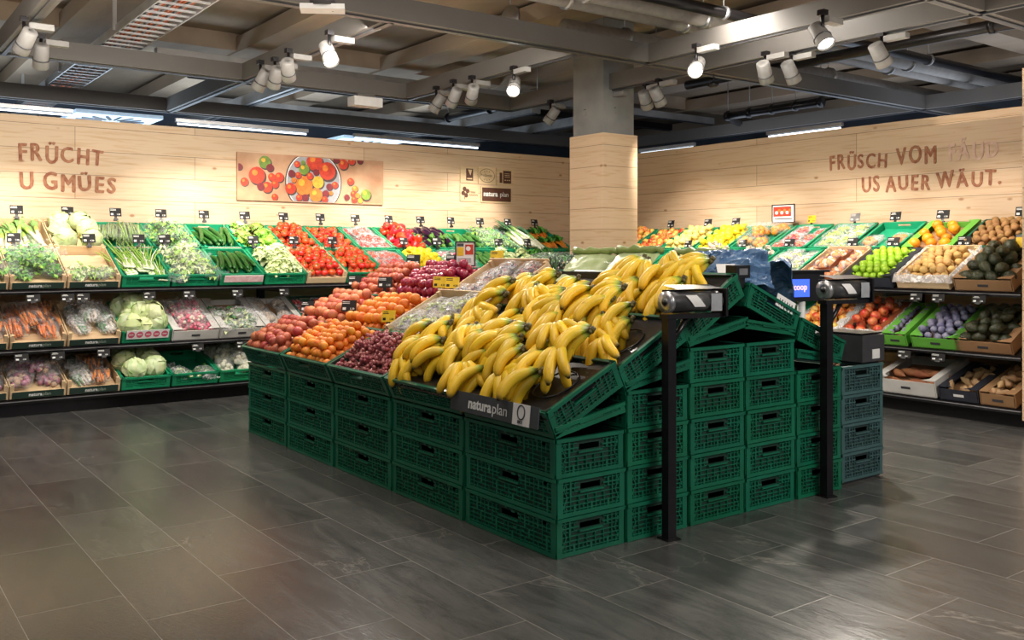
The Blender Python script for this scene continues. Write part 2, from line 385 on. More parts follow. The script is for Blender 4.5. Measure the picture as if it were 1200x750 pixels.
# light levels
EN, EN_LIT, EN_NEAR = 130, 110, 330
FILL_AREAS = [((2.0, 3.0, 3.2), (2.0, 3.2, 0), 3, 2, 58, (1, .94, .86)), ((-1.5, -1.0, 2.7), (3.0, 3.5, .5), 2.5, 1.5, 38, (1, .96, .9)), ((4.6, -.6, 2.7), (3.6, 3.0, .4), 2, 1.2, 100, (1, .95, .88)),
         ((2.3, 5.55, 2.72), (2.5, 7.4, .6), 5, .3, 120, (1, .93, .84)), ((5.3, 4.3, 2.72), (7.2, 4.2, .6), .3, 3, 75, (1, .93, .84)),  # added strip lights to brighten the shelves, no fixture stands for them
         ((2.0, 5.0, 2.3), (2.0, 5.0, 4), 5, 4, 42, (1, .86, .70)), ((6.5, 2.5, 2.3), (6.5, 2.5, 4), 3, 3, 26, (1, .86, .70)), ((1, 1, 2.3), (1, 1, 4), 3, 3, 18, (1, .86, .70)),  # added unseen uplights that brighten the ceiling in place of bounced light
         ((4, 10.6, 2.3), (4, 10.6, 4), 7, 1.2, 120, (.7, .85, 1)), ((10.0, 5, 2.3), (10.0, 5, 4), 1.5, 6, 50, (.75, .85, 1))]
WORLD = ((.8, .87, 1.0), .15); EXPO = 0.0
# ------------------------------------------------------------------ the setting
WY, WX, WH = 8.25, 7.95, 2.375
struct('floor', MB().box((4, 5, -.05), (20, 20, .1), 'floor'))
struct('wall_left', MB().box((2.475, WY+.05, WH/2), (10.95, .1, WH), 'wall_x'))
struct('wall_right', MB().box((WX+.05, 5.1, WH/2), (.1, 6.4, WH), 'wall_y'))
struct('wall_end', MB().box((7.31, 2.775, 1.26), (1.27, .055, 2.36), 'wall_c'))
mb = MB().box((6.495, 6.525, 1.185), (.47, .47, 2.37), 'wall_c'); mb.box((6.495, 6.525, 2.93), (.42, .42, 1.13), 'concrete_grey'); struct('wall_column', mb)
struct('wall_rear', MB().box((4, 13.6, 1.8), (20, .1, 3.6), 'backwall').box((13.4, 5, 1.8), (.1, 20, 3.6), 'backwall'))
mb = MB(); mb.box((4, 5, 3.55), (20, 20, .1), 'concrete')
for i in range(11): mb.box((-3.2+1.75*i, 6.5, 3.38), (.42, 13, .16), 'concrete')
for y in (1.2, 4.3, 9.1): mb.box((4, y, 3.42), (18, .3, .2), 'concrete')
struct('ceiling', mb)
ZB = 2.80
def beam(p, q, w=.11, h=.15, z=ZB, k='rail', lab='', name='ceiling_rail', cat='ceiling rail', g=None):
    p, q = Vector(p), Vector(q); d = q-p; L = d.length; a = math.degrees(math.atan2(d.y, d.x))
    m = MB(); m.box((L/2, 0, h/2), (L, w, h), k); m.box((L/2, 0, -.006), (L, w*.3, .012), 'darkgrey')
    return solo(name, m, lab, cat, T(p.x, p.y, z) @ Rz(a), g)
RL = [((-2, 10.1), (12, 10.1), 'long grey ceiling rail low over the timber wall lettering'),
      ((-2, 7.9), (6.4, 7.9), 'long grey ceiling rail crossing above the tomato picture'),
      ((1.2, 5.3), (12, 5.3), 'wide grey ceiling rail running below the bundle of pipes'),
      ((3.2, 2.95), (12, 2.95), 'grey ceiling rail at the upper right corner')]
for p, q, l in RL: beam(p, q, w=.14 if 'wide' in l else .11, lab=l)
for x, y0, y1, l in [(1.2, 3.4, 7.9, 'grey ceiling rail carrying the two spotlights at far left'), (3.26, 5.3, 10.1, 'grey ceiling rail with a lit spotlight left of the emergency lamp'),
                     (5.05, 5.3, 7.9, 'grey ceiling rail with four spotlights in front of the column'), (5.78, 1.2, 5.3, 'grey ceiling rail nearest the camera at upper right'),
                     (6.42, 1.2, 7.9, 'grey ceiling rail passing just left of the column'), (10.2, 1, 10, 'grey ceiling rail beyond the right timber wall')]:
    beam((x, y0), (x, y1), lab=l)
for x, l in [(.2, 'suspended grey strut over the left wall lettering'), (4.2, 'suspended grey strut behind the tomato picture wall'), (8.6, 'suspended grey strut behind the right timber wall'), (7.4, 'suspended grey strut behind the column')]:
    beam((x, 8.6), (x, 13), w=.14, h=.12, z=2.95, lab=l, k='galv')
# upper dark channels between the rails
for i, y in enumerate((6.1, 7.0, 8.8, 9.6, 11.2, 12.2)):
    if i == 1: continue
    beam((1.5+.6*i, y), (11, y), w=.09, h=.09, z=3.12, k='blackmetal' if i % 2 else 'galv', name='ceiling_channel', cat='ceiling channel',
         lab=['black channel first behind the pipes', 'steel channel second behind the pipes', 'black channel over the left timber wall', 'steel channel beyond the left timber wall', 'black channel deep behind the timber walls', 'steel channel farthest behind the timber walls'][i] + ' under the concrete ceiling')
for y, r, k, l in [(4.62, .045, 'blackmetal', 'thin black pipe under the concrete ceiling'), (4.82, .065, 'pipe', 'grey ceiling pipe nearest the camera'), (5.02, .065, 'pipe', 'second grey ceiling pipe beside the wide rail'), (5.68, .085, 'pipe', 'thick grey ceiling pipe just behind the wide rail')]:
    m = MB(); m.tube([(2.2 if r < .08 else 5.2, y, 3.1), (12, y, 3.1)], r, k, 12)
    for x in (3.4, 4.6, 5.9, 7.4, 9): m.tube([(x, y, 3.1), (x+.03, y, 3.1)], r*1.25, 'galv', 12); m.tube([(x+.015, y, 3.1), (x+.015, y, 3.45)], .006, 'galv', 5)
    solo('ceiling_pipe', m, l, 'pipe')
for pts, l in [([(6.9, 6.2, 3.0), (6.9, 9.8, 3.0)], 'black drain pipe crossing behind the column top'), ([(8.2, 1.5, 2.98), (7.6, 3.4, 2.98), (7.6, 6.4, 2.98)], 'bent black drain pipe above the right wall lettering'), ([(9.3, 5.95, 2.9), (9.3, 7.2, 2.9), (9.9, 7.5, 2.9)], 'short black pipe beyond the right timber wall')]:
    m = MB(); m.tube(pts, .05, 'blackmetal', 10)
    for i in range(5):
        q = Vector(pts[0]).lerp(Vector(pts[1]), i/4); m.tube([q+Vector((0, -.02, 0)), q+Vector((0, .02, 0))], .064, 'blackmetal', 10)
        m.tube([q, q+Vector((0, 0, .5))], .006, 'galv', 5)
    solo('drain_pipe', m, l, 'pipe')
# cable tray
m = MB()
for s in (-1, 1): m.box((2.12+s*.17, 8.6, 3.0), (.012, 7.6, .07), 'galv')
for i in range(52): m.box((2.12, 4.85+i*.148, 2.975), (.34, .022, .014), 'galv')
c = MB()
for i in range(9):
    x = 2.0+.028*i; c.tube([(x+.012*math.sin(i+j*1.3), 4.8+j*.76, 2.992+.006*(i % 3)) for j in range(11)], .011, 'cable' if i % 3 else 'darkgrey', 6)
hg = MB().box((0, 0, 3.24), (.03, .03, .5), 'galv').mesh('hanger')
put(rec('cable_tray', m.mesh('cable_tray'), [kid('cables', c.mesh('cables'), label='orange and grey cables'), *[kid('hanger', hg, T(2.12+s*.18, y, 0)) for y in (5.6, 7.4, 9.4, 11.4) for s in (-1, 1)]]), None, 'steel ladder cable tray filled with orange cables under the ceiling', 'cable tray')
# swirl diffusers, linear lights over the partition
for x, y, l in [(2.75, 10.7, 'left of the picture'), (6.2, 11.0, 'right of the picture')]:
    m = MB().box((0, 0, 0), (.95, .95, .04), 'diffuser_glow'); s = MB()
    for i in range(16):
        a = i*22.5
        s.box((.25, 0, -.025), (.26, .035, .012), 'darkgrey', Rz(a) @ T(0, .02, 0) @ Rx(20))
    put(rec('air_diffuser', m.mesh('air_diffuser'), [kid('swirl_vanes', s.mesh('swirl_vanes'))]), T(x, y, 2.75), 'square pale air diffuser with swirl slots seen over the wall '+l, 'air diffuser')
for (x0, y0), (x1, y1), l in [((.3, 8.75), (1.9, 8.75), 'bright bluish tube light over the left wall lettering'), ((2.9, 8.75), (4.3, 8.75), 'bright bluish tube light over the tomato picture'), ((4.9, 8.75), (6.6, 8.75), 'bright bluish tube light near the emblem panels'),
                              ((8.22, 5.05), (8.22, 5.85), 'bright tube light on top of the right wall left of the lettering'), ((8.3, 6.9), (8.3, 7.7), 'bright tube light at the far end of the right wall')]:
    p, q = Vector((x0, y0, 2.478 if y0 == y1 else 2.42)), Vector((x1, y1, 2.478 if y0 == y1 else 2.42)); d = (q-p)
    m = MB(); m.tube([p, q], .009, 'tube', 8); m2 = MB(); cc = (p+q)/2; m2.box((cc.x, cc.y, cc.z+.035), (abs(d.x)+.04, abs(d.y)+.04, .035), 'galv')
    put(rec('tube_light', m.mesh('tube_light'), [kid('housing', m2.mesh('housing'))]), None, l, 'tube light')

# ------------------------------------------------------------------ pictures and lettering on the walls
def lettering(words, X, size, k, lab, jit=.05, kk=None):
    """hand-cut looking capitals: each letter a little turned and raised"""
    m = MB(); x = 0; rr = random.Random(5)
    for ch in words:
        if ch == ' ': x += size*.32; continue
        me = text_mesh(ch, size, k, extrude=.001)
        w = max(v.co.x for v in me.vertices)
        Y = T(x, rr.uniform(-1, 1)*size*.035, 0) @ Rz(rr.uniform(-5, 5)) @ S(1.08 if ch not in 'I.' else 1, rr.uniform(.95, 1.1), 1)
        for q_, (dx, dy) in enumerate(((0, 0), (.03, .012), (.06, -.01), (.085, .008), (.04, -.028))):
            m.add([v.co[:] for v in me.vertices], [tuple(p.vertices) for p in me.polygons], k, T(dx*size, dy*size, .0003*q_) @ Y)
        x += w*1.08+size*.17
    return m, x
def put_letter(parts, X, width, lab):
    tot, out, x = 0, MB(), 0
    for w, size, k in parts:
        m, wd = lettering(w, None, size, k, ''); 
        for kk2 in m.mats: out.mi(kk2)
        out.add(m.v, m.f, k, T(x, 0, 0)); x += wd+size*.3
    s = width/(x-parts[-1][1]*.4)
    solo('wall_lettering', out, lab, 'lettering', X @ S(s, 1, 1))
XL = lambda x, z: T(x, WY-.004, z) @ Rx(90)
XR = lambda y, z: T(WX-.004, y, z) @ Rz(-90) @ Rx(90)
put_letter([('FRÜCHT', .195, 'burn')], XL(1.36, 1.985), .70, 'brown capitals FRÜCHT on the left timber wall')
put_letter([('U GMÜES', .195, 'burn')], XL(1.37, 1.745), .80, 'brown capitals U GMÜES under FRÜCHT on the timber wall')
put_letter([('FRÜSCH ', .185, 'burn'), ('VOM ', .20, 'burn'), ('FÄUD', .19, 'burnpale')], XR(5.0, 1.985), 1.49, 'brown capitals FRÜSCH VOM FÄUD on the right timber wall')
put_letter([('US AUER WÄUT.', .185, 'burn')], XR(4.68, 1.76), 1.19, 'brown capitals US AUER WÄUT. on the right timber wall')
# tomato picture
pic = MB().box((.82, 0, .232), (1.64, .02, .465), 'canvas'); im = MB()
PX = T(0, -.0105, 0) @ Rx(90)

def clipd(x, y, r, k, z, n=[0]):
    vs = []
    for i in range(20):
        a = 2*PI*i/20; vs.append((min(1.63, max(.01, x+r*math.cos(a))), min(.455, max(.01, y+r*.97*math.sin(a))), z))
    im.add(vs, [tuple(range(20))], k, PX)
def plate(r, k, z): im.add([(min(1.63, max(.01, .82+r*math.cos(2*PI*i/60))), min(.455, max(.006, .205+r*math.sin(2*PI*i/60))), z) for i in range(60)], [tuple(range(60))], k, PX)
plate(.318, 'print_shadow', .0003); plate(.305, 'paper', .0005); plate(.297, 'dishgrey', .0007)
toms = [(285, 135, 55, 'print_green'), (235, 130, 42, 'print_green'), (180, 225, 56, 'print_red'), (95, 272, 27, 'print_red'), (282, 237, 26, 'print_red'), (335, 238, 32, 'print_red'), (305, 288, 27, 'print_red'), (250, 310, 36, 'print_red'),
        (205, 305, 25, 'print_darkred'), (270, 170, 26, 'print_darkred'), (60, 165, 22, 'print_darkred'), (303, 380, 22, 'print_red'), (590, 125, 60, 'print_red'), (685, 190, 62, 'print_red'), (510, 298, 66, 'print_orange'),
        (615, 272, 42, 'print_yellow'), (512, 178, 38, 'print_green'), (600, 365, 48, 'print_orange'), (415, 318, 38, 'print_red'), (422, 210, 25, 'print_darkred'), (462, 142, 22, 'print_red'), (555, 228, 24, 'print_red'), (600, 200, 22, 'print_darkred'),
        (470, 222, 22, 'print_red'), (742, 292, 24, 'print_red'), (700, 305, 24, 'print_darkred'), (672, 355, 24, 'print_darkred'), (712, 352, 15, 'print_orange'), (505, 130, 15, 'print_green'), (520, 385, 24, 'print_darkred'), (437, 258, 18, 'print_orange'), (665, 398, 22, 'print_red'), (475, 385, 22, 'print_red'),
        (805, 140, 36, 'print_red'), (752, 105, 24, 'print_darkred'), (870, 115, 28, 'print_red'), (935, 110, 24, 'print_darkred'), (862, 265, 25, 'print_red'), (897, 318, 22, 'print_orange'), (885, 355, 22, 'print_red'), (890, 398, 22, 'print_red'), (915, 368, 18, 'print_orange'), (832, 380, 20, 'print_darkred'), (937, 405, 18, 'print_yellow'), (982, 362, 38, 'print_green')]
for i, (x, y, r, k) in enumerate(toms[1:]):
    u = (x-47)/1078*1.64; v = .465-(y-(58+(x-47)*.052))/(345-.02*(x-47))*.465; q = r/1078*1.64
    z = .0010+.0002*i
    clipd(u+q*.15, v-q*.2, q*1.05, 'print_shadow', z); clipd(u, v, q, k, z+.0001)
    h = {'print_red': 'print_orange', 'print_orange': 'print_yellow', 'print_green': 'print_yellow'}.get(k)
    if h and q > .03: clipd(u-q*.25, v+q*.3, q*.35, h, z+.00015)
put(rec('wall_picture', pic.mesh('wall_picture'), [kid('printed_photo', im.mesh('printed_photo'))]), T(3.31, WY-.014, 1.715), 'wide printed picture of tomatoes on a plate on the left timber wall', 'picture')
# emblem panels
def emblem(x, z, w, h, fn, lab):
    m = MB().box((w/2, 0, h/2), (w, .008, h), 'wood'); q = MB(); fn(q, w, h)
    put(rec('emblem_panel', m.mesh('emblem_panel'), [kid('printed_emblem', q.mesh('printed_emblem'))]), T(x, WY-.006, z), lab, 'emblem')
EX = T(0, -.0045, 0) @ Rx(90)
def e1(q, w, h):
    q.box((w*.55, h*.5, 0), (w*.42, h*.72, .0008), 'dark_brand', EX); q.add([(w*.45, h*.8, .001), (w*.7, h*.8, .001), (w*.6, h*.45, .001)], [(0, 1, 2)], 'wood', EX)
    q.box((w*.55, h*.26, .001), (w*.3, h*.07, .0008), 'wood', EX)
def e2(q, w, h):
    q.disc((w/2, h/2, .0004), w*.46, 'dark_brand', 30, EX, h*.40); q.disc((w/2, h/2, .0008), w*.435, 'wood', 30, EX, h*.375)
    merge_text(q, 'ProSpecieRara'[:9], w*.17, 'dark_brand', EX @ T(w*.11, h*.45, .0012))
    for a in (60, 90, 120, 240, 270, 300): q.disc((w/2+w*.28*math.cos(rad(a)), h/2+h*.26*math.sin(rad(a)), .0012), w*.035, 'dark_brand', 3, EX)
def e3(q, w, h):
    q.box((w*.62, h*.5, 0), (w*.48, h*.74, .0008), 'dark_brand', EX); q.box((w*.25, h*.45, 0), (w*.16, h*.6, .0008), 'dark_brand', EX)
    for i in range(3): q.box((w*(.5+.13*i), h*.32, .001), (w*.08, h*.05, .0008), 'wood', EX); q.box((w*.62, h*(.5+.1*i), .001), (w*.3, h*.025, .0008), 'wood', EX)
def e4(q, w, h):
    for a in (20, 110, 200, 290): q.disc((w*.28+w*.13*math.cos(rad(a)), h*.55+h*.2*math.sin(rad(a)), .0004), w*.11, 'dark_brand', 14, EX, h*.14)
    q.box((w*.24, h*.22, 0), (w*.03, h*.22, .0008), 'dark_brand', EX); merge_text(q, 'MIINI', w*.14, 'dark_brand', EX @ T(w*.52, h*.5, .0006)); merge_text(q, 'REGION', w*.13, 'dark_brand', EX @ T(w*.5, h*.33, .0006))
def e5(q, w, h):
    q.box((w/2, h/2, 0), (w*.92, h*.82, .0008), 'dark_brand', EX)
    merge_text(q, 'natura', h*.42, 'textwhite', EX @ T(w*.08, h*.4, .001), off=.0022); merge_text(q, 'plan', h*.42, 'textwhite', EX @ T(w*.60, h*.4, .001))
emblem(5.97, 2.0, .235, .19, e1, 'small upper left emblem panel with a dark rectangle on timber wall')
emblem(6.225, 1.995, .245, .2, e2, 'small emblem panel with an oval outline on timber wall')
emblem(6.49, 1.99, .25, .2, e3, 'small upper right emblem panel with blocky dark print')
emblem(5.97, 1.79, .25, .19, e4, 'small lower left emblem panel with a dark cloverleaf')
emblem(6.26, 1.785, .46, .19, e5, 'dark naturaplan panel below the oval emblem')

# ------------------------------------------------------------------ crates
def wallpanel(m, L, h, X, kb, kr, long_=False, slot=True):
    """one lattice side in local x (length) and z (height); outer face at -y"""
    t = .006
    hs, hz = (.055, .72*h) if slot else (0, 0)
    hh = .024
    if slot:
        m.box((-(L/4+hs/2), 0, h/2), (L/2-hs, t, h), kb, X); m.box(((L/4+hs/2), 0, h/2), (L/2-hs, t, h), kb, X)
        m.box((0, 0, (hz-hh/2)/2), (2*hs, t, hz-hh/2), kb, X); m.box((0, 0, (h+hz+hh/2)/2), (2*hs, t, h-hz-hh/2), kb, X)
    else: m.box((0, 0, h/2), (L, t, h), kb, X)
    def rib(cx, cz, w, hgt, d=.008): m.box((cx, -d/2-t/2, cz), (w, d, hgt), kr, X)
    rib(0, h-.007, L, .014, .014); rib(0, .010, L, .016, .010)
    for q in (.16, .27, .38, .50): rib(0, h*q, L, .0036, .007)
    for q in (.62, .84):
        for sx in (-1, 1): rib(sx*(L/4+hs/2+.006), h*q, L/2-hs-.02, .0032, .006)
    for sx in (-1, 1):
        rib(sx*(L/2-.014), h/2, .028, h, .009); rib(sx*(L/4+hs/2), h*.72, L/2-hs-.02, .005)
    rib(0, h*.60, 2*hs+.02, .007, .012)
    n = 22 if long_ else 16
    for i in range(1, n):
        x = -L/2+L*i/n
        lo, hi = (.01, h*.5) if i % 2 else (.01, h*.29)
        if long_ : lo, hi = [(.01, h*.29), (h*.29, h*.5), (.01, h*.5)][i % 3]
        rib(x, (lo+hi)/2, .003 if i % 4 else .009, hi-lo)
        if abs(x) > hs+.015: rib(x, h*.74, .0034 if i % 3 else .008, h*(.48 if i % 2 else .24))
    if not long_:
        for sx in (-1, 1):
            for z0, z1 in ((.04, .5), (.5, .95)):
                x0, x1 = sx*L*.36, sx*L*.46
                for f in (0, 1):
                    a, b = ((x0, h*z0), (x1, h*z1)) if f else ((x1, h*z0), (x0, h*z1))
                    d = Vector((b[0]-a[0], b[1]-a[1])); an = math.degrees(math.atan2(d.y, d.x))
                    m.box((0, 0, 0), (d.length, .006, .004), kr, X @ T((a[0]+b[0])/2, -.007, (a[1]+b[1])/2) @ Ry(-an))
    else:
        rr = random.Random(3)
        for i in range(18):
            rib(rr.uniform(-L*.46, L*.46), h*rr.choice((.4, .82, .88)), rr.uniform(.012, .03), .010, .006)
_cm = {}
def crate_mesh(w, l, h, kr='crate', kb='crate_shade'):
    """open crate: x width, y length, z height, origin bottom centre"""
    key = ('c', w, l, h, kr)
    if key in _cm: return _cm[key]
    m = MB()
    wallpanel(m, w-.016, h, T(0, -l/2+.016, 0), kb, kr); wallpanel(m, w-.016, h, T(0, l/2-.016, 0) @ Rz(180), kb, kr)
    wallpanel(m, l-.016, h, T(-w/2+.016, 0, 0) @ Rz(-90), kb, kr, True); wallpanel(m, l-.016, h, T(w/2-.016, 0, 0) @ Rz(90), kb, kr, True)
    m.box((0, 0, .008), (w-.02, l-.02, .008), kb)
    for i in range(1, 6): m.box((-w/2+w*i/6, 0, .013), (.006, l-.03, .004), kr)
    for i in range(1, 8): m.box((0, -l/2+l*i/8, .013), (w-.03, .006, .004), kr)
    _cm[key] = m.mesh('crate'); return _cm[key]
def NAT(h, w, k1='textwhite', k2='textgreen'):
    q = MB(); merge_text(q, 'natura', h, k1, Rx(90), off=h*.03); wd = max(v[0] for v in q.v); q2 = MB()
    merge_text(q, 'plan', h, k2, T(wd+h*.06, 0, 0) @ Rx(90)); tot = max(v[0] for v in q.v)
    for i, v in enumerate(q.v): q.v[i] = (v[0]-tot/2, v[1], v[2])
    return q
NATM = NAT(.036, 0).mesh('lettering')
def wood_recipe(w, l, h, band=True, kw='wood'):
    """thin-walled wooden tray: panels, corner posts, printed front band"""
    key = ('w', w, l, h, band, kw)
    if key in _cm: return _cm[key]
    m = MB(); t = .008
    m.box((0, 0, .006), (w, l, .006), kw)
    m.box((0, l/2-t/2, h*.62), (w, t, h*1.15), kw)
    for s in (-1, 1):
        m.box((s*(w/2-t/2), 0, h*.56), (t, l, h*.95), kw)
        for e in (-1, 1): m.box((s*(w/2-.018), e*(l/2-.018), h*.55), (.024, .024, h*1.12), kw)
    f = MB(); f.box((0, 0, h*.30), (w, t, h*.54), kw)
    kids = [kid('front_board', f.mesh('front_board'), T(0, -l/2+t/2, 0))]
    if band:
        b = MB().box((0, 0, 0), (w*.92, .003, h*.5), 'band')
        kids = [kid('front_board', f.mesh('front_board'), T(0, -l/2+t/2, 0), [kid('printed_band', b.mesh('printed_band'), T(0, -t/2-.002, h*.31), label='dark green band reading naturaplan')]),
                kid('lettering', NATM, T(.01, -l/2-.004, h*.31-.012))]
    _cm[key] = rec('wooden_tray', m.mesh('wooden_tray'), kids); return _cm[key]
def carton_mesh(w, l, h, k, ki=None, lip=True):
    m = MB(); t = .006; ki = ki or k
    m.box((0, 0, .004), (w, l, .006), ki)
    for s in (-1, 1):
        m.box((s*(w/2-t/2), 0, h/2), (t, l, h), k); m.box((0, s*(l/2-t/2), h*.42), (w-.02, t, h*.84), k)
        if lip: m.box((s*(w/2-.028), 0, h), (.056, l, .005), k)
        for e in (-1, 1): m.add([(s*w/2, e*l/2, h), (s*(w/2-.1), e*l/2, h), (s*w/2, e*(l/2-.1), h)], [(0, 1, 2)], k)
    m.box((0, -l/2-.001, h*.42), (.07, .002, .018), 'darkgrey' if k != 'carddark' else 'paper')
    return m.mesh('carton')

# ------------------------------------------------------------------ produce meshes
def bumpy(m, amp, sc_, seed=0):
    for i, v in enumerate(m.v):
        p = Vector(v); d = noise.noise(p*sc_+Vector((seed*7.1, 0, 0)))*amp; n_ = p.normalized() if p.length else Vector((0, 0, 1)); m.v[i] = tuple(p+n_*d)
    return m
def P(name, m, kids=()): return rec(name, m.mesh(name), kids)
def round_fruit(name, k, r, sq=.9, dim=.18, stem=None, lobes=0, ld=0.):
    m = MB(); n = 8
    prof = []
    for i in range(n+1):
        t = PI*i/n; rr = math.sin(t); z = -math.cos(t)*sq
        if i == n: rr, z = .04, sq-dim
        if i == n-1: z = sq-dim*.25
        if i == 0: rr, z = .04, -sq+dim*.5
        prof.append((max(rr, .04)*r, z*r))
    m.lathe(prof, k, 12, None, lobes, ld)
    ks = []
    if stem:
        s = MB()
        if stem == 'star':
            for a in range(5): s.add([(0, 0, 0), (.35*r, .13*r, .05*r), (.75*r, 0, -.02*r), (.35*r, -.13*r, .05*r)], [(0, 1, 2, 3)], 'stemgreen', T(0, 0, r*(sq-dim*.4)) @ Rz(a*72))
            s.tube([(0, 0, r*.5), (.02*r, 0, r*1.1)], .07*r, 'stemgreen', 5); nm = 'calyx'
        else: s.tube([(0, 0, r*(sq-dim)), (.1*r, 0, r*(sq+.15))], .05*r, 'crown', 5); nm = 'stem'
        ks = [kid(nm, s.mesh(nm))]
    return P(name, m, ks)
PR = {}
PR['tomato'] = [round_fruit('tomato', 'tomato', .036, .82, .2, 'star', 5, .03)]
PR['tomato_plain'] = [round_fruit('tomato', 'tomato', .036, .82, .2)]
PR['apricot'] = [round_fruit('apricot', 'apricot', .026, .93, .12)]
PR['nectarine'] = [round_fruit('nectarine', 'nectarine', .034, .92, .14)]
PR['palepeach'] = [round_fruit('peach', 'palepeach', .036, .88, .16)]
PR['orangepeach'] = [round_fruit('peach', 'apricot', .036, .9, .16)]
PR['orange'] = [round_fruit('orange', 'orange', .042, .95, .06)]
PR['redapple'] = [round_fruit('apple', 'redapple', .038, .88, .28, 'stem')]
PR['mixapple'] = [round_fruit('apple', 'mixapple', .038, .88, .28)]
PR['plum'] = [round_fruit('plum', 'plum', .031, 1.05, .1)]
PR['fig'] = [round_fruit('fig', 'fig', .026, 1.0, .05)]
PR['lime'] = [round_fruit('lime', 'lime', .027, 1.0, .02)]
def elong(name, k, r, l, tip=.25, nub=.2, bump=0):
    m = MB(); pr = []
    for i in range(10):
        t = i/9; rr = math.sin(PI*(.04+.92*t))**.75; rr = max(.05, rr*(1-tip*(t-.5)))
        pr.append((rr*r, (t-.5)*l))
    if nub: pr.append((.12*r, l*.5+nub*r))
    m.lathe(pr, k, 10)
    if bump: bumpy(m, bump, 60)
    return P(name, m)
PR['lemon'] = [elong('lemon', 'lemon', .031, .085, .1, .35)]
PR['palelemon'] = [elong('lemon', 'palelemon', .031, .085, .1, .35)]
PR['kiwi'] = [elong('kiwi', 'kiwi', .026, .062, 0, 0)]
PR['kiwigold'] = [elong('kiwi', 'kiwigold', .029, .066, 0, 0)]
PR['avocado'] = [elong('avocado', 'avocado', .037, .105, .5, 0)]
PR['ripeavocado'] = PR['avocado']
PR['sweetpotato'] = [bumpy_ for bumpy_ in [elong('sweet_potato', 'sweetpotato', .030, .19, .1, .3, .008)]]
PR['ginger'] = [elong('ginger_root', 'ginger', .024, .11, .1, .1, .014)]
PR['mango'] = [elong('mango', 'orange', .04, .1, .2, 0)]
def pepper():
    m = MB(); m.lathe([(.008, -.045), (.03, -.042), (.037, -.02), (.041, .015), (.037, .038), (.02, .046), (.006, .036)], 'redpepper', 15, None, 3, .09)
    s = MB(); s.tube([(0, 0, .034), (.004, 0, .06), (.012, 0, .075)], [.006, .005, .007], 'stemgreen', 6); s.disc((0, 0, .044), .012, 'stemgreen', 8)
    return P('red_pepper', m, [kid('stem', s.mesh('stem'))])
PR['pepper'] = [pepper()]
def eggpl():
    m = MB(); m.lathe([(.006, -.10), (.03, -.09), (.04, -.05), (.036, 0), (.026, .05), (.018, .078)], 'eggplant', 12)
    s = MB(); s.lathe([(.028, .055), (.022, .08), (.006, .09), (.006, .115)], 'stemgreen', 8)
    return P('aubergine', m, [kid('cap', s.mesh('cap'))])
PR['eggplant'] = [eggpl()]
def longveg(name, k, r, l, bend=.02, tip=True):
    m = MB(); n = 7
    pts = [(bend*math.sin(PI*i/n), 0, (i/n-.5)*l) for i in range(n+1)]
    rs = [r*.35]+[r*(.92+.08*math.sin(i))for i in range(1, n)]+[r*.35]
    m.tube(pts, rs, k, 10)
    return P(name, m)
PR['cucumber'] = [longveg('cucumber', 'cucumber', .022, .33), longveg('cucumber', 'cucumber', .020, .31, .012)]
PR['zucchini'] = [longveg('courgette', 'zucchini', .022, .22), longveg('courgette', 'zucchini', .02, .20, -.01)]
def leaf(m, base, az, el, L, w, k, curl=.6, ruff=.12, nu=4, nv=6, ph=0):
    """a ruffled leaf growing from base at azimuth az and elevation el"""
    X = T(*base) @ Rz(az) @ Ry(-el)
    def f(u, v):
        s = (u-.5)*2; ww = w*math.sin(PI*min(1, v*.88+.08))**.7
        x = L*v*math.cos(curl*v); z = L*v*math.sin(-curl*v)*.7 + abs(s)**1.5*ww*.35 + ruff*w*math.sin(9*v+ph+4*s)*abs(s)
        return (x, s*ww*.5, z)
    m.grid(f, nu, nv, k, X)
def lettuce(name, k1, k2, r=.1, n=30, seed=0, core=None):
    rr = random.Random(seed); m = MB(); m.ball((0, 0, r*.45), (r*.6, r*.6, r*.5), core or k2, 10, 6)
    for i in range(n):
        t = i/n; leaf(m, (0, 0, .01), i*137.5, 78-62*t+rr.uniform(-8, 8), r*(.95+.35*t), r*rr.uniform(.75, 1.05), k1 if rr.random() < .65 else k2, .5+.5*t, .22, ph=i)
    return P(name, m)
PR['lettuce'] = [lettuce('lettuce', 'lettuce', 'paleleaf', .1, 30, 1), lettuce('lettuce', 'redlettuce', 'lettuce', .1, 30, 2), lettuce('lettuce', 'lettuce', 'lettuce', .1, 30, 3)]
PR['iceberg'] = [lettuce('iceberg_lettuce', 'paleleaf', 'cabbage', .085, 20, 4, 'paleleaf')]
def cabbage(name, r, k='cabbage', seed=0):
    rr = random.Random(seed); m = MB(); m.ball((0, 0, 0), (r*.93, r*.93, r*.88), k, 16, 10)
    for i in range(7):
        el = rr.uniform(-60, 60); X = Rz(i*51+rr.uniform(-15, 15)) @ Ry(-el)
        def f(u, v, X=X):
            a = (u-.5)*1.7; b = (v-.5)*1.9; q = r*(1.01+.022*abs(math.sin(11*(u-.5)*(1.4-v)))+.02*math.sin(17*v+5*u)+ .10*(abs(u-.5)*2)**4)
            return (q*math.cos(a)*math.cos(b), q*math.sin(a)*math.cos(b), q*.96*math.sin(b))
        m.grid(f, 14, 12, k if i % 2 else 'paleleaf', X)
    return P(name, m)
PR['cabbage'] = [cabbage('cabbage', .088, seed=1), cabbage('cabbage', .08, 'paleleaf', 2)]
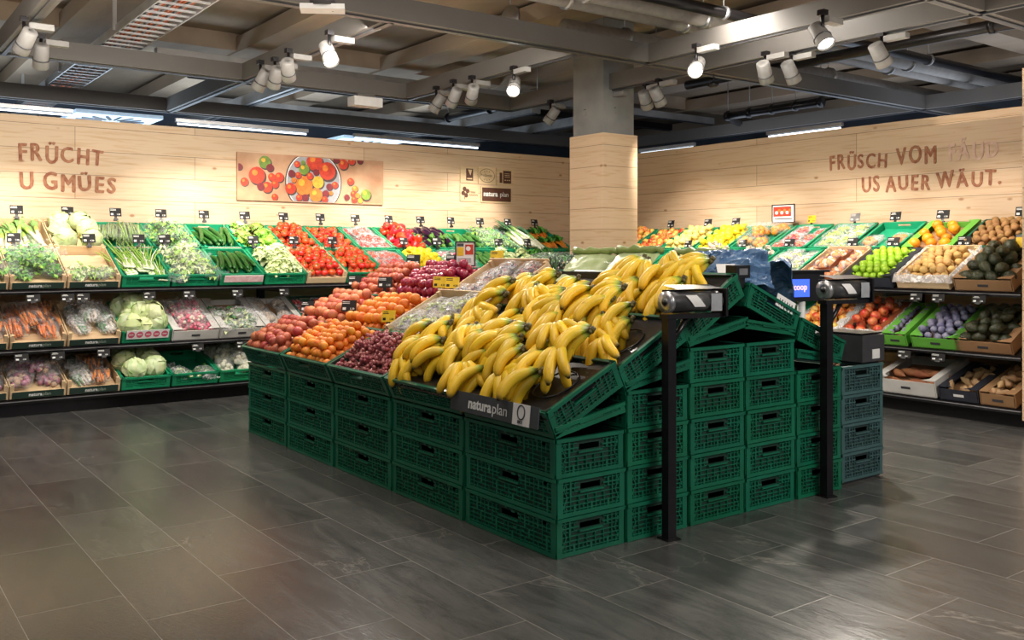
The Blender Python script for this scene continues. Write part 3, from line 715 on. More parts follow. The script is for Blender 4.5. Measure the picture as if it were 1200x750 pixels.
def sphere_heap(k, n, r, ext, seed=0, flat=.6, seg=8, stems=None):
    rr = random.Random(seed); m = MB()
    for i in range(n):
        a, q = rr.uniform(0, 2*PI), math.sqrt(rr.random()); x, y = ext[0]*q*math.cos(a), ext[1]*q*math.sin(a)
        z = ext[2]*(1-q*q)*rr.uniform(.25, 1)+r*.7
        kk = k if isinstance(k, str) else rr.choice(k)
        m.ball((x, y, z), r*rr.uniform(.85, 1.1), kk, seg, 5)
    return m
def grapes(name, k, seed=0):
    rr = random.Random(seed); m = MB()
    for i in range(46):
        t = (i+.5)/46; y = (t-.5)*.17; w = .042*math.sin(PI*(.15+.75*(1-t)))+.004; a = rr.uniform(0, 2*PI); q = w*math.sqrt(rr.uniform(.3, 1))
        m.ball((q*math.cos(a), y, .022+abs(q)*.65*math.sin(a)), .0115*rr.uniform(.9, 1.12), k, 7, 5)
    s = MB(); s.tube([(0, .05, .02), (0, .10, .035), (.01, .115, .04)], .003, 'stemgreen', 5)
    return P(name, m, [kid('stalk', s.mesh('stalk'))])
PR['redgrapes'] = [grapes('grape_bunch', 'redgrape', i) for i in (1, 2, 3)]
def filmshell(a, b, c, k='film', seed=0, n=14):
    m = MB()
    def f(u, v):
        th, ph = 2*PI*u, PI*(v-.5)
        e = lambda q, p: math.copysign(abs(q)**p, q)
        x, y, z = a*e(math.cos(ph), .6)*e(math.cos(th), .6), b*e(math.cos(ph), .6)*e(math.sin(th), .6), c*e(math.sin(ph), .7)
        d = 1+.10*noise.noise(Vector((x*22+seed, y*22, z*30)))+.05*noise.noise(Vector((x*60, y*60+seed, z*60)))
        return (x*d, y*d, z*d+c)
    m.grid(f, n, n//2+1, k); return m
def bag(name, cont_name, cont, a, b, c, k='film', seed=0, tail=True):
    f = filmshell(a, b, c, k, seed)
    if tail:
        f.grid(lambda u, v: ((u-.5)*a*(1.0+.8*v), b*.95+v*.05, c+.012*math.sin(u*22)*v+.02*v), 8, 3, k)
    cm = cont.mesh(cont_name)
    fm = f.mesh('plastic_film')
    return rec(name, fm, [kid(cont_name, cm, kind='stuff')])
def sticks(k, n, r, l, ext, seed=0, k2=None):
    rr = random.Random(seed); m = MB()
    for i in range(n):
        x = rr.uniform(-1, 1)*ext[0]; z = rr.uniform(.15, 1)*ext[1]; d = rr.uniform(-.03, .03)
        m.tube([(x, -l/2, z), (x+d*.4, 0, z+.006), (x+d, l/2, z)], [r*.35, r*.85, r*1.1], k if not k2 or rr.random() < .7 else k2, 6)
    return m
PR['carrotbag'] = [bag('carrot_bag', 'carrots', sticks('carrot', 14, .013, .19, (.06, .06), s), .085, .12, .042, 'film', s) for s in (1, 2)]
PR['potatobag'] = [bag('potato_bag', 'potatoes', sphere_heap(['potato', 'redonion'], 20, .024, (.07, .09, .06), s), .095, .12, .048, 'film', s) for s in (1, 2)]
PR['onionbag'] = [bag('red_onion_bag', 'red_onions', sphere_heap('redonion', 18, .024, (.07, .09, .06), s), .095, .12, .048, 'film', s) for s in (1, 2)]
PR['radishbag'] = [bag('radish_bag', 'radishes', sphere_heap(['radish', 'radish', 'garlic'], 26, .015, (.065, .07, .04), s), .08, .085, .034, 'film', s) for s in (1, 2)]
PR['whitebag'] = [bag('parsnip_bag', 'parsnips', sticks('garlic', 10, .014, .17, (.05, .05), s, 'darkleaf'), .08, .11, .04, 'filmwhite', s) for s in (3, 4)]
PR['cauliflower'] = [bag('cauliflower', 'cauliflower_head', (lambda m: m)(sphere_heap('cauliflower', 24, .026, (.06, .06, .075), s)), .085, .085, .06, 'film', s, False) for s in (5, 6)]
def leafbag(name, ks, s, a=.1, b=.13, c=.04, k='film', n=60):
    rr = random.Random(s); m = MB()
    for i in range(n): leaf(m, (rr.uniform(-.7, .7)*a, rr.uniform(-.8, .6)*b, rr.uniform(.3, 1.5)*c), rr.uniform(0, 360), rr.uniform(-10, 45), .05, .035, rr.choice(ks), .8, .3, 2, 3, i)
    return bag(name, 'salad_leaves', m, a, b, c, k, s)
PR['saladbag'] = [leafbag('salad_bag', ['herb', 'lettuce'], s) for s in (1, 2, 3)]
PR['saladbag_yellow'] = [leafbag('salad_bag', ['lettuce', 'paleleaf', 'springgreen'], s) for s in (4, 5)]
PR['greenbag'] = [leafbag('salad_bag', ['paleleaf', 'darkleaf'], s, .08, .1, .035, 'filmwhite', 40) for s in (6, 7)]
PR['parsley'] = [P('parsley_bunch', (lambda m: ([leaf(m, (R.uniform(-.04, .04), R.uniform(-.05, .05), R.uniform(0, .04)), R.uniform(0, 360), R.uniform(0, 70), .07, .05, R.choice(['herb', 'darkleaf']), .9, .35, 3, 4, i) for i in range(45)], m)[1])(MB()))]
def leek(k, seed, L=.52):
    rr = random.Random(seed); m = MB(); m.tube([(0, -L/2, .02), (0, -L/2+.015, .02), (0, 0, .022)], [.008, .017, .017], 'leekwhite', 8)
    m.tube([(0, -.02, .022), (0, .08, .023)], [.0175, .02], 'springgreen' if k == 'leekgreen' else 'leekgreen', 8)
    for i in range(6):
        a = rr.uniform(-16, 16); m.grid(lambda u, v, a=a, i=i: ((u-.5)*.032*(1-.55*v*v)+math.sin(rad(a))*v*.2, .04+v*L*.5, .02+.008*i*v-.03*v*v+.006*abs(u-.5)), 2, 6, k)
    r = MB()
    for i in range(7): r.tube([(0, -L/2, .02), (rr.uniform(-.012, .012), -L/2-.03, .012)], .0012, 'garlic', 4)
    return P('leek', m, [kid('roots', r.mesh('roots'))])
PR['leek'] = [leek('leekgreen', 1), leek('leekgreen', 2)]; PR['leekdark'] = [leek('leekdark', 3), leek('leekdark', 4)]
def spring(seed):
    rr = random.Random(seed); m = MB()
    for i in range(9):
        x = (i-4)*.009; d = (i-4)*.012
        m.tube([(x, -.17, .01), (x, -.15, .014), (x, -.06, .014+.01*(i % 2)), (x+d, .07, .03), (x+d*2.4, .19, .02+rr.uniform(0, .05))], [.005, .010, .006, .006, .003], 'leekwhite' if i % 4 == 3 else 'springgreen', 6)
        m.tube([(x, -.17, .01), (x, -.145, .014), (x, -.10, .0145)], [.006, .0115, .0075], 'leekwhite', 6)
    b = MB(); b.tube([(0, -.05, .016), (0, -.035, .016)], .045, 'paper', 12, S(1, 1, .45), False)
    return P('spring_onion_bunch', m, [kid('rubber_band', b.mesh('rubber_band'))])
PR['spring'] = [spring(1), spring(2)]
PR['asparagus'] = [bag('asparagus_bundle', 'asparagus_spears', sticks('asparagus', 34, .006, .34, (.07, .055), s, 'springgreen'), .085, .18, .034, 'film', s, False) for s in (1, 2)]
def punnet(name, cname, cont, w, l, h, kt='filmwhite', kf='film', card=None):
    t = MB(); 
    for s in (-1, 1): t.box((s*w/2, 0, h*.3), (.003, l, h*.6), kt); t.box((0, s*l/2, h*.3), (w, .003, h*.6), kt)
    t.box((0, 0, .002), (w, l, .003), kt)
    f = MB(); f.grid(lambda u, v: ((u-.5)*w*1.02, (v-.5)*l*1.02, h*.62+h*.5*math.sin(PI*u)**.5*math.sin(PI*v)**.5+.004*noise.noise(Vector((u*9, v*9, 0)))), 8, 8, kf)
    ks = [kid(cname, cont.mesh(cname), kind='stuff'), kid('film_cover', f.mesh('film_cover'))]
    if card: ks.append(kid('paper_sleeve', MB().box((0, 0, h*1.02), (w*.35, l*1.02, .002), card).mesh('paper_sleeve')))
    return rec(name, t.mesh(name), ks)
PR['cherrytomato'] = [punnet('cherry_tomato_punnet', 'cherry_tomatoes', sphere_heap(['tomato', 'tomato', 'tomato'], 24, .0135, (.055, .065, .035), s), .13, .16, .05, card=None) for s in (1, 2)]
PR['strawberry'] = [punnet('strawberry_punnet', 'strawberries', sphere_heap(['redapple', 'tomato', 'plum'], 22, .015, (.05, .06, .035), s), .13, .17, .05) for s in (1, 2)]
PR['greengrapepack'] = [punnet('grape_punnet', 'green_grapes', sphere_heap(['greengrape', 'lime'], 36, .011, (.06, .07, .04), s), .14, .18, .05) for s in (1, 2)]
PR['bluegrapepack'] = [punnet('grape_punnet', 'blue_grapes', sphere_heap(['bluegrape', 'redgrape'], 36, .011, (.06, .07, .04), s), .14, .18, .05, 'film', 'filmwhite') for s in (1, 2)]
PR['mixgrapepack'] = [punnet('grape_punnet', 'green_grapes', sphere_heap(['greengrape', 'greengrape', 'bluegrape'], 36, .012, (.06, .07, .04), s), .14, .18, .05, 'film', 'filmwhite') for s in (1, 2)]
PR['apricotpack'] = [punnet('apricot_punnet', 'apricots', sphere_heap('apricot', 14, .024, (.05, .06, .03), s), .14, .18, .055) for s in (1, 2)]
PR['pearpack'] = [punnet('onion_punnet', 'brown_onions', sphere_heap(['garlic', 'apricot', 'kiwigold'], 14, .026, (.05, .065, .03), s), .15, .18, .055, 'cardorange') for s in (1, 2)]
PR['mushroompack'] = [punnet('mushroom_punnet', 'mushrooms', sphere_heap('mushroom', 22, .017, (.05, .06, .03), s), .13, .17, .05) for s in (1, 2)]
PR['netorange'] = [bag('orange_net', 'oranges', sphere_heap('orange', 9, .038, (.06, .07, .06), s), .09, .11, .06, 'netfilm' if 'netfilm' in M else 'film', s) for s in (1, 2)]
PR['garlic'] = [lettuce('garlic_bulb', 'garlic', 'garlic', .035, 6, 8, 'garlic')]
PR['carrotbunch'] = [P('carrot_bunch', (lambda m: ([leaf(m, (R.uniform(-.02, .02), .05, .02), 90+R.uniform(-35, 35), R.uniform(5, 50), .14, .05, 'herb', .8, .3, 3, 5, i) for i in range(16)], m)[1])(sticks('carrot', 9, .012, .17, (.04, .03), 9)))]
def pineapple():
    m = MB(); m.lathe([(.03, -.09), (.055, -.07), (.062, 0), (.055, .07), (.03, .09)], 'pineapple', 14); c = MB()
    for i in range(34):
        t = i/34; leaf(c, (0, 0, .085+.05*t), i*137.5, 30+50*t, .13-.05*t, .03, 'leekdark' if i % 2 else 'darkleaf', .5-.4*t, .0, 2, 4)
    return P('pineapple', m, [kid('crown', c.mesh('crown'))])
PR['pineapple'] = [pineapple()]
PR['beetbag'] = [bag('beetroot_bag', 'beetroots', sphere_heap('plum', 10, .027, (.06, .07, .05), 3), .085, .1, .045, 'film', 3)]
# banana hands: crown at the origin, fingers run towards -y and bulge upward
def finger(L=.19, r=.0175, bend=70, seg=8, n=9):
    m = MB(); pts, rs = [], []
    Rr = L/rad(bend); a0 = rad(22)
    x = y = 0; a = a0
    for i in range(n+1):
        t = i/n; pts.append((0, -x, y)); a = a0 - rad(bend)*t; x += L/n*math.cos(a); y += L/n*math.sin(a)
        rs.append(r*(.32+.68*min(1, max(0, (t-.05)/.22))**.8 if t < .5 else (1 if t < .78 else max(.22, 1-((t-.78)/.22)**1.8*.78))))
    m.tube(pts, rs, 'banana', seg, None, True, True); return m.mesh('banana')
FING = [finger(.185, .0205, 72), finger(.17, .0198, 84), finger(.195, .021, 62)]
cr = MB(); cr.ball((0, 0, 0), (.020, .012, .011), 'crown', 8, 5); cr.tube([(0, 0, 0), (0, .02, .008)], [.013, .009], 'crown', 7); CROWN = cr.mesh('crown')
def hand(n, seed):
    rr = random.Random(seed); ks = [kid('crown', CROWN)]
    top = (n+1)//2 + (1 if n > 5 else 0)
    for i in range(n):
        lo = int(i >= top); j = i-top if lo else i; cnt = top if not lo else n-top
        sp = (j-(cnt-1)/2)
        X = T(sp*.012, 0, .012-.016*lo) @ Rz(sp*(19 if cnt > 3 else 22)+rr.uniform(-3, 3)) @ Rx((16 if lo else -2)+rr.uniform(-4, 4)) @ Ry(-sp*10) @ S(.96 if lo else 1)
        ks.append(kid('banana', rr.choice(FING), X))
    return rec('banana_bunch', None, ks)
PR['banana'] = [hand(5, 1), hand(6, 2), hand(5, 3), hand(7, 4)]
# ------------------------------------------------------------------ shelves
def shelf_run(along, L0, L1, X, side):
    """terraced wall shelving in a frame whose x runs along the wall and y towards the wall; y=0 is the front"""
    W = L1-L0; c = (L0+L1)/2
    root = rec('display_shelf', None, []); ks = root['kids']
    def board(nm, z, dep, tilt, k='steel'):
        m = MB().box((c, dep/2, -.02), (W, dep, .02), k)
        m.box((c, -.004, -.010), (W, .02, .028), 'blackmetal'); m.box((c, -.016, -.002), (W, .004, .005), 'silver')
        return kid(nm, m.mesh(nm), T(0, 0, z) @ Rx(tilt))
    ks.append(board('top_shelf', .925, 1.08, 25)); ks.append(board('middle_shelf', .49, .56, 25)); ks.append(board('bottom_shelf', .125, .56, 16))
    ks.append(kid('kick_plate', MB().box((c, .09, .05), (W, .02, .1), 'blackmetal').mesh('kick_plate')))
    ks.append(kid('back_panel', MB().box((c, .80, .62), (W, .02, 1.0), 'wood').mesh('back_panel')))
    n = int(W/1.19)+1
    for i in range(n+1):
        x = L0+.04+(W-.08)*i/n
        m = MB().box((x, .70, .62), (.06, .05, 1.24), 'blackmetal'); m.box((x, .42, .88), (.03, .5, .04), 'steel'); m.box((x, .42, .47), (.03, .5, .04), 'steel')
        ks.append(kid('upright', m.mesh('upright')))
    put(root, X, 'dark steel terraced display shelf along the %s timber wall' % side, 'shelf')
FLW = T(0, 7.13, 0)                       # left wall display: x = world x
FRW = T(6.80, 0, 0) @ Rz(-90)             # right wall display: local x = -world y
shelf_run('x', -1.3, 6.9, FLW, 'left'); shelf_run('y', -7.0, -2.86, FRW, 'right')

# ------------------------------------------------------------------ filling trays
def box_of(F, kind, w, l, h, lab, X=None, name=None, liner=None, cat=None):
    """a crate or tray with its front bottom edge on the frame origin"""
    Y = F @ T(0, l/2, 0) if X is None else F @ X
    ks = []
    if liner is not None:
        q = MB().box((0, 0, 0), (w-.05, l-.05, .006), liner[0]); ks = [kid('liner', q.mesh('liner'), T(0, 0, liner[1]))]
    if kind == 'lt': r = rec('plastic_crate', crate_mesh(w, l, h, 'crate_lt', 'crate_lt_in'), ks); c = 'crate'
    elif kind == 'dk': r = rec('plastic_crate', crate_mesh(w, l, h), ks); c = 'crate'
    elif kind == 'nat': r0 = wood_recipe(w, l, h); r = rec('wooden_tray', r0['mesh'], r0['kids']+ks); c = 'tray'
    elif kind == 'wood': r0 = wood_recipe(w, l, h, False); r = rec('wooden_tray', r0['mesh'], r0['kids']+ks); c = 'tray'
    else: r = rec('cardboard_box', carton_mesh(w, l, h, kind), ks); c = 'box'
    return put(r, Y, lab, cat or c, name=name)
def rotrand(full=True):
    return Euler((U(0, 6.28), U(0, 6.28), U(0, 6.28)) if full else (U(-.35, .35), U(-.35, .35), U(0, 6.28))).to_matrix().to_4x4()
def fill(F, key, w, l, z0, pitch, layers, lab, cat, grp, mode='full', py=None, yaw=0, jit=.2, y0=None, y1=None, x0=None, x1=None, sc_=1.0, zs=.72, drop=0):
    py = py or pitch; X0 = -w/2+.02 if x0 is None else x0; X1 = w/2-.02 if x1 is None else x1; Y0 = .02 if y0 is None else y0; Y1 = l-.02 if y1 is None else y1
    lst = PR[key]; cnt = 0
    for k in range(layers):
        a0, a1, b0, b1 = X0+pitch*(.5+.5*k), X1-pitch*(.5+.5*k), Y0+py*(.5+.45*k), Y1-py*(.5+.45*k)
        nx = max(1, int(round((a1-a0)/pitch))+1) if a1 > a0-1e-6 else 1; ny = max(1, int(round((b1-b0)/(py*(.9 if nx > 2 else 1))))+1) if b1 > b0-1e-6 else 1
        if a1 < a0: a0 = a1 = (a0+a1)/2
        if b1 < b0: b0 = b1 = (b0+b1)/2
        for j in range(ny):
            y = b0+(b1-b0)*(j/(ny-1) if ny > 1 else .5)
            n2 = nx-(j % 2 if nx > 2 else 0)
            for i in range(n2):
                if drop and R.random() < drop: continue
                x = a0+(a1-a0)*((i+(.5 if n2 < nx else 0))/(nx-1) if nx > 1 else .5)
                x += U(-jit, jit)*pitch; yy = y+U(-jit, jit)*py; z = z0+k*pitch*zs+U(0, .16)*pitch
                if mode == 'full': q = rotrand()
                elif mode == 'up': q = rotrand(False)
                elif mode == 'flat': q = Rz(yaw+U(-14, 14)) @ Rx(U(-7, 7)) @ Ry(U(-6, 6))
                elif mode == 'side': q = Rz(yaw+U(-22, 22)) @ Rx(90)
                elif mode == 'any': q = Rz(U(0, 360)) @ Rx(90+U(-35, 35))
                elif mode == 'lay': q = Rz(U(0, 360)) @ Rx(U(-12, 12))
                s = sc_*U(.93, 1.07)
                put(R.choice(lst), F @ T(x, yy, z) @ q @ S(s), lab, cat, grp); cnt += 1
    return cnt
# ------------------------------------------------------------------ price tags
def tag_recipe(face, w=.100, h=.074, seed=0, stem=.03):
    rr = random.Random(seed); m = MB().box((0, 0, h/2), (w, .003, h), face); ink = 'black' if face == 'yellowcard' else 'textwhite'
    q = MB()
    for r_ in range(2): q.box((-w*.2, -.0022, h*(.84-.13*r_)), (w*rr.uniform(.3, .5), .001, h*.055), ink)
    q2 = MB(); merge_text(q2, '%d.%d0' % (rr.choice((1, 2, 3, 4)), rr.choice((2, 5, 9))), h*.24, ink, Rx(90) @ T(w*.08, h*.16, .0022), off=.0003)
    q.add(q2.v, q2.f, ink); q.box((-w*.3, -.0022, h*.25), (w*.22, .001, h*.22), ink)
    s = MB().box((0, .004, -stem/2), (.022, .006, stem+.02), 'black'); s.box((0, .003, -stem), (.035, .02, .018), 'black')
    return rec('price_tag', m.mesh('price_tag'), [kid('print', q.mesh('print'), kind='stuff'), kid('holder', s.mesh('holder'))])
TAG = [tag_recipe('tagblack', seed=i) for i in range(3)]; TAGY = [tag_recipe('yellowcard', .085, .07, seed=i) for i in range(2)]; TAGG = [tag_recipe('silver', seed=i) for i in range(1)]
TAGR = [tag_recipe('tagblack', .095, .055, i, 0) for i in range(3)]
def tag(X, lab, y=False, grp=None, lst=None): put(R.choice(lst or (TAGY if y else TAG)), X @ Rx(-14) @ Rz(U(-8, 8)), lab, 'price tag', grp)

# ------------------------------------------------------------------ left wall display
E0, DX, TW, TL, TH = 1.12, .397, .388, .52, .10
def FL(k, row): # k = slot index, 0 starts at px 16
    x = E0+DX*(k+.5)
    if row == 'L': return T(x, 7.13, .935) @ Rx(25)
    if row == 'U': return T(x, 7.13, .935) @ Rx(25) @ T(0, .53, .004)
    if row == 'M': return T(x, 7.13, .50) @ Rx(25)
    if row == 'B': return T(x, 7.13, .135) @ Rx(16)
PLACE = {'L': 'lower row of the top left-wall shelf', 'U': 'upper row against the left wall', 'M': 'middle left-wall shelf', 'B': 'bottom left-wall shelf'}
LD = .045
def slot(F, kind, what, where, key=None, n=None, **kw):
    """a crate plus its contents"""
    h = kw.pop('h', TH); lz = kw.pop('lz', LD); w = kw.pop('w', TW); l = kw.pop('l', TL)
    kname = {'lt': 'green plastic crate', 'dk': 'dark green plastic crate', 'nat': 'wooden naturaplan tray', 'wood': 'plain pale wooden tray', 'cardwhite': 'white cardboard box', 'cardgreen': 'bright green cardboard box', 'card': 'brown cardboard box', 'cardorange': 'orange brown cardboard box', 'carddark': 'dark printed cardboard box'}[kind]
    lin = kw.pop('liner', {'lt': 'crate_lt_in', 'dk': 'crate_shade'}.get(kind, 'card' if kind not in ('nat', 'wood') else 'wood'))
    box_of(F, kind, w, l, h, '%s holding %s, %s' % (kname, what, where), liner=(lin, lz-.004))
    if key:
        fill(F, key, w, l, lz+kw.pop('dz', 0), lab=kw.pop('lab'), cat=kw.pop('cat'), grp='%s on the %s' % (kw.pop('g', what), where), **kw)
def w_(r, extra=''): return PLACE[r]
# upper row
slot(FL(0, 'U'), 'nat', 'leeks', w_('U'), 'leek', pitch=.062, py=.6, layers=2, lab='leek with light green leaves in the wooden tray against left wall', cat='leek', mode='flat', dz=-.01, y0=.0, y1=.5)
slot(FL(-1, 'U'), 'nat', 'young leeks at far left', w_('U'), 'leek', pitch=.062, py=.6, layers=2, lab='leek in the leftmost upper tray at the photo edge', cat='leek', mode='flat', dz=-.01)
slot(FL(1, 'U'), 'nat', 'cabbages', w_('U'), 'cabbage', pitch=.15, layers=1, lab='pale green cabbage in the upper wooden tray beside the leeks', cat='cabbage', dz=.07, y0=.02)
slot(FL(2, 'U'), 'lt', 'wrapped asparagus', w_('U'), 'asparagus', pitch=.115, py=.42, layers=2, lab='wrapped bundle of thin green asparagus spears in upper green crate', cat='asparagus', mode='flat', zs=.4)
slot(FL(3, 'U'), 'lt', 'bagged herbs', w_('U'), 'saladbag', pitch=.15, py=.15, layers=2, lab='clear bag of curly green salad in the upper row', cat='salad bag', mode='lay', zs=.4)
slot(FL(4, 'U'), 'lt', 'dark cucumbers', w_('U'), 'cucumber', pitch=.048, py=.6, layers=2, lab='dark green cucumber in the upper green crate', cat='cucumber', mode='side', dz=.025, y0=.02, y1=.5, jit=.04)
slot(FL(5, 'U'), 'lt', 'leaf lettuces', w_('U'), 'lettuce', pitch=.14, layers=1, lab='frilly green or red leaf lettuce in the upper row beside the tomatoes', cat='lettuce', mode='up', dz=.02)
slot(FL(6, 'U'), 'lt', 'red tomatoes beside the lettuces', w_('U'), 'tomato', pitch=.071, layers=2, lab='red tomato in the upper green crate beside the leaf lettuces', cat='tomato', mode='up', dz=.03)
slot(FL(7, 'U'), 'lt', 'orange-red tomatoes', w_('U'), 'tomato', pitch=.071, layers=1, lab='red tomato in the second upper tomato crate from the lettuces', cat='tomato', mode='up', dz=.03)
slot(FL(8, 'U'), 'lt', 'cherry tomato punnets', w_('U'), 'cherrytomato', pitch=.135, py=.17, layers=2, lab='film-wrapped punnet of cherry tomatoes in the upper row', cat='punnet', mode='flat', zs=.35)
slot(FL(9, 'U'), 'lt', 'red peppers', w_('U'), 'pepper', pitch=.085, layers=2, lab='shiny red pepper in the upper row', cat='pepper', mode='full', dz=.045)
slot(FL(10, 'U'), 'lt', 'aubergines', w_('U'), 'eggplant', pitch=.085, py=.2, layers=2, lab='dark glossy aubergine in the upper row', cat='aubergine', mode='side', dz=.04)
slot(FL(11, 'U'), 'lt', 'courgettes', w_('U'), 'zucchini', pitch=.05, py=.24, layers=2, lab='green courgette in the upper row beyond the aubergines', cat='courgette', mode='side', dz=.025, y1=.42)
slot(FL(12, 'U'), 'lt', 'bagged mixed lettuce', w_('U'), 'saladbag', pitch=.16, layers=1, lab='clear bag of salad in the upper crate left of the dark leeks', cat='salad bag', mode='lay', dz=.01)
slot(FL(13, 'U'), 'lt', 'dark-leaved leeks', w_('U'), 'leekdark', pitch=.05, py=.6, layers=3, lab='leek with long dark green leaves near the column', cat='leek', mode='flat', dz=.0, zs=.8)
slot(FL(14, 'U'), 'lt', 'bunched carrots', w_('U'), 'carrotbunch', pitch=.12, py=.25, layers=1, lab='bunch of carrots with green tops beside the column', cat='carrots', mode='flat', dz=.02)
# lower row
slot(FL(-2, 'L'), 'nat', 'greens beyond the left edge', w_('L'))
slot(FL(-1, 'L'), 'nat', 'bagged greens at far left', w_('L'), 'saladbag', pitch=.17, layers=1, lab='salad bag in the leftmost lower tray cut by the photo edge', cat='salad bag', mode='lay')
slot(FL(0, 'L'), 'nat', 'bagged green vegetables', w_('L'), 'saladbag', pitch=.16, py=.17, layers=2, lab='glossy bag of green leaves in the wooden tray below the leeks', cat='salad bag', mode='lay', zs=.4)
slot(FL(1, 'L'), 'nat', 'a few leafy bunches', w_('L'), 'saladbag_yellow', pitch=.12, layers=1, lab='small pale leafy bunch in the half-empty wooden tray', cat='greens', mode='lay', y1=.20, sc_=.75)
slot(FL(2, 'L'), 'lt', 'spring onions', w_('L'), 'spring', pitch=.095, py=.5, layers=2, lab='bunch of green and white spring onions in the lower green crate', cat='spring onions', mode='flat', zs=.35, y0=.02, y1=.48)
slot(FL(3, 'L'), 'lt', 'light green salad bags', w_('L'), 'saladbag_yellow', pitch=.14, py=.14, layers=2, lab='light green salad bag heaped in the lower crate beside the spring onions', cat='salad bag', mode='lay', zs=.4)
slot(FL(4, 'L'), 'lt', 'dark courgettes', w_('L'), 'cucumber', pitch=.052, py=.36, layers=2, lab='dark ridged cucumber above the pink strip in the lower row', cat='cucumber', mode='side', dz=.025, jit=.06)
slot(FL(5, 'L'), 'lt', 'iceberg lettuces', w_('L'), 'iceberg', pitch=.125, layers=2, lab='pale round iceberg lettuce in the lower green crate', cat='lettuce', mode='up', dz=.02, zs=.35)
slot(FL(6, 'L'), 'wood', 'ripe tomatoes', w_('L'), 'tomato', pitch=.071, layers=2, lab='ripe red tomato in the plain wooden tray', cat='tomato', mode='up', dz=.03)
slot(FL(7, 'L'), 'lt', 'vine tomatoes', w_('L'), 'tomato', pitch=.071, layers=2, lab='red tomato in the lower green crate right of the wooden tray', cat='tomato', mode='up', dz=.03)
slot(FL(8, 'L'), 'lt', 'wrapped small tomatoes', w_('L'), 'cherrytomato', pitch=.135, py=.17, layers=2, lab='film-wrapped punnet of small tomatoes in the lower row', cat='punnet', mode='flat', zs=.35)
slot(FL(9, 'L'), 'lt', 'yellow peppers', w_('L'), 'lemon', pitch=.07, layers=2, lab='bright yellow lemon in the lower row of the left wall', cat='lemon', mode='any', dz=.03)
slot(FL(10, 'L'), 'lt', 'radish bags', w_('L'), 'radishbag', pitch=.16, layers=1, lab='radish bag in the lower row right of the lemons', cat='radish bag', mode='lay')
slot(FL(11, 'L'), 'lt', 'green courgettes', w_('L'), 'zucchini', pitch=.05, py=.24, layers=2, lab='green courgette in the lower row behind the island price cards', cat='courgette', mode='side', dz=.025)
slot(FL(12, 'L'), 'lt', 'pale salad heads', w_('L'), 'iceberg', pitch=.15, layers=1, lab='pale lettuce in the lower crate behind the island grapes', cat='lettuce', mode='up', dz=.02)
slot(FL(13, 'L'), 'lt', 'parsley and greens', w_('L'), 'parsley', pitch=.11, layers=2, lab='dark green parsley bunch in the lower row near the column', cat='parsley', mode='lay', zs=.45)
slot(FL(14, 'L'), 'lt', 'parsley beside the column', w_('L'), 'parsley', pitch=.15, layers=1, lab='parsley bunch in the last lower crate by the column', cat='parsley', mode='lay')
# middle row
slot(FL(-1, 'M'), 'nat', 'carrot bags at far left', w_('M'), 'carrotbag', pitch=.18, py=.2, layers=1, lab='carrot bag in the leftmost middle tray at the photo edge', cat='carrot bag', mode='flat', n=1)
slot(FL(0, 'M'), 'nat', 'bagged carrots', w_('M'), 'carrotbag', pitch=.15, py=.19, layers=2, lab='clear bag of orange carrots on the middle left-wall shelf', cat='carrot bag', mode='flat', zs=.4)
slot(FL(1, 'M'), 'nat', 'bagged parsnips and carrots', w_('M'), 'whitebag', pitch=.15, py=.19, layers=2, lab='milky bag of white roots on the middle left-wall shelf', cat='vegetable bag', mode='flat', zs=.4)
slot(FL(2, 'M'), 'lt', 'round cabbages behind pink stickers', w_('M'), 'cabbage', pitch=.135, layers=2, lab='round pale cabbage in the crate with pink stickers', cat='cabbage', dz=.07, zs=.5)
slot(FL(3, 'M'), 'cardwhite', 'radish bags', w_('M'), 'radishbag', pitch=.13, py=.14, layers=2, lab='clear bag of pink radishes on the middle left-wall shelf', cat='radish bag', mode='flat', zs=.35)
slot(FL(4, 'M'), 'cardwhite', 'white-green vegetable bags', w_('M'), 'greenbag', pitch=.15, layers=2, lab='milky bag of green vegetables in the middle white box', cat='vegetable bag', mode='lay', zs=.35, y1=.32)
slot(FL(5, 'M'), 'cardwhite', 'mushroom punnets', w_('M'), 'mushroompack', pitch=.14, py=.18, layers=1, lab='mushroom punnet on the middle left-wall shelf', cat='punnet', mode='flat')
slot(FL(6, 'M'), 'dk', 'red tomatoes in shade', w_('M'), 'cherrytomato', pitch=.14, py=.18, layers=1, lab='tomato punnet in the shaded middle crate behind the peaches', cat='punnet', mode='flat')
for k in range(7, 14): slot(FL(k, 'M'), 'dk', ['onions', 'beets', 'herbs', 'roots', 'celery', 'chard', 'sprouts'][k-7]+' hidden by the island', w_('M'))
# bottom row
slot(FL(-1, 'B'), 'nat', 'red onion bags at far left', w_('B'), 'onionbag', pitch=.18, py=.2, layers=1, lab='purple onion bag in the leftmost bottom tray', cat='onion bag', mode='flat')
slot(FL(0, 'B'), 'nat', 'bagged potatoes', w_('B'), 'potatobag', pitch=.15, py=.19, layers=2, lab='clear bag of potatoes on the bottom left-wall shelf', cat='potato bag', mode='lay', zs=.4)
slot(FL(1, 'B'), 'nat', 'bagged white and orange roots', w_('B'), 'whitebag', pitch=.15, py=.19, layers=1, lab='milky bag of roots on the bottom left-wall shelf', cat='vegetable bag', mode='flat', x1=.05)
fill(FL(1, 'B'), 'carrotbag', TW, TL, LD, .17, 1, 'carrot bag beside the milky root bags on the bottom shelf', 'carrot bag', 'carrot bags on the bottom shelf', mode='flat', x0=.0, py=.2)
slot(FL(2, 'B'), 'lt', 'white-green cabbages', w_('B'), 'cabbage', pitch=.15, layers=1, lab='large pale cabbage on the bottom left-wall shelf', cat='cabbage', dz=.075)
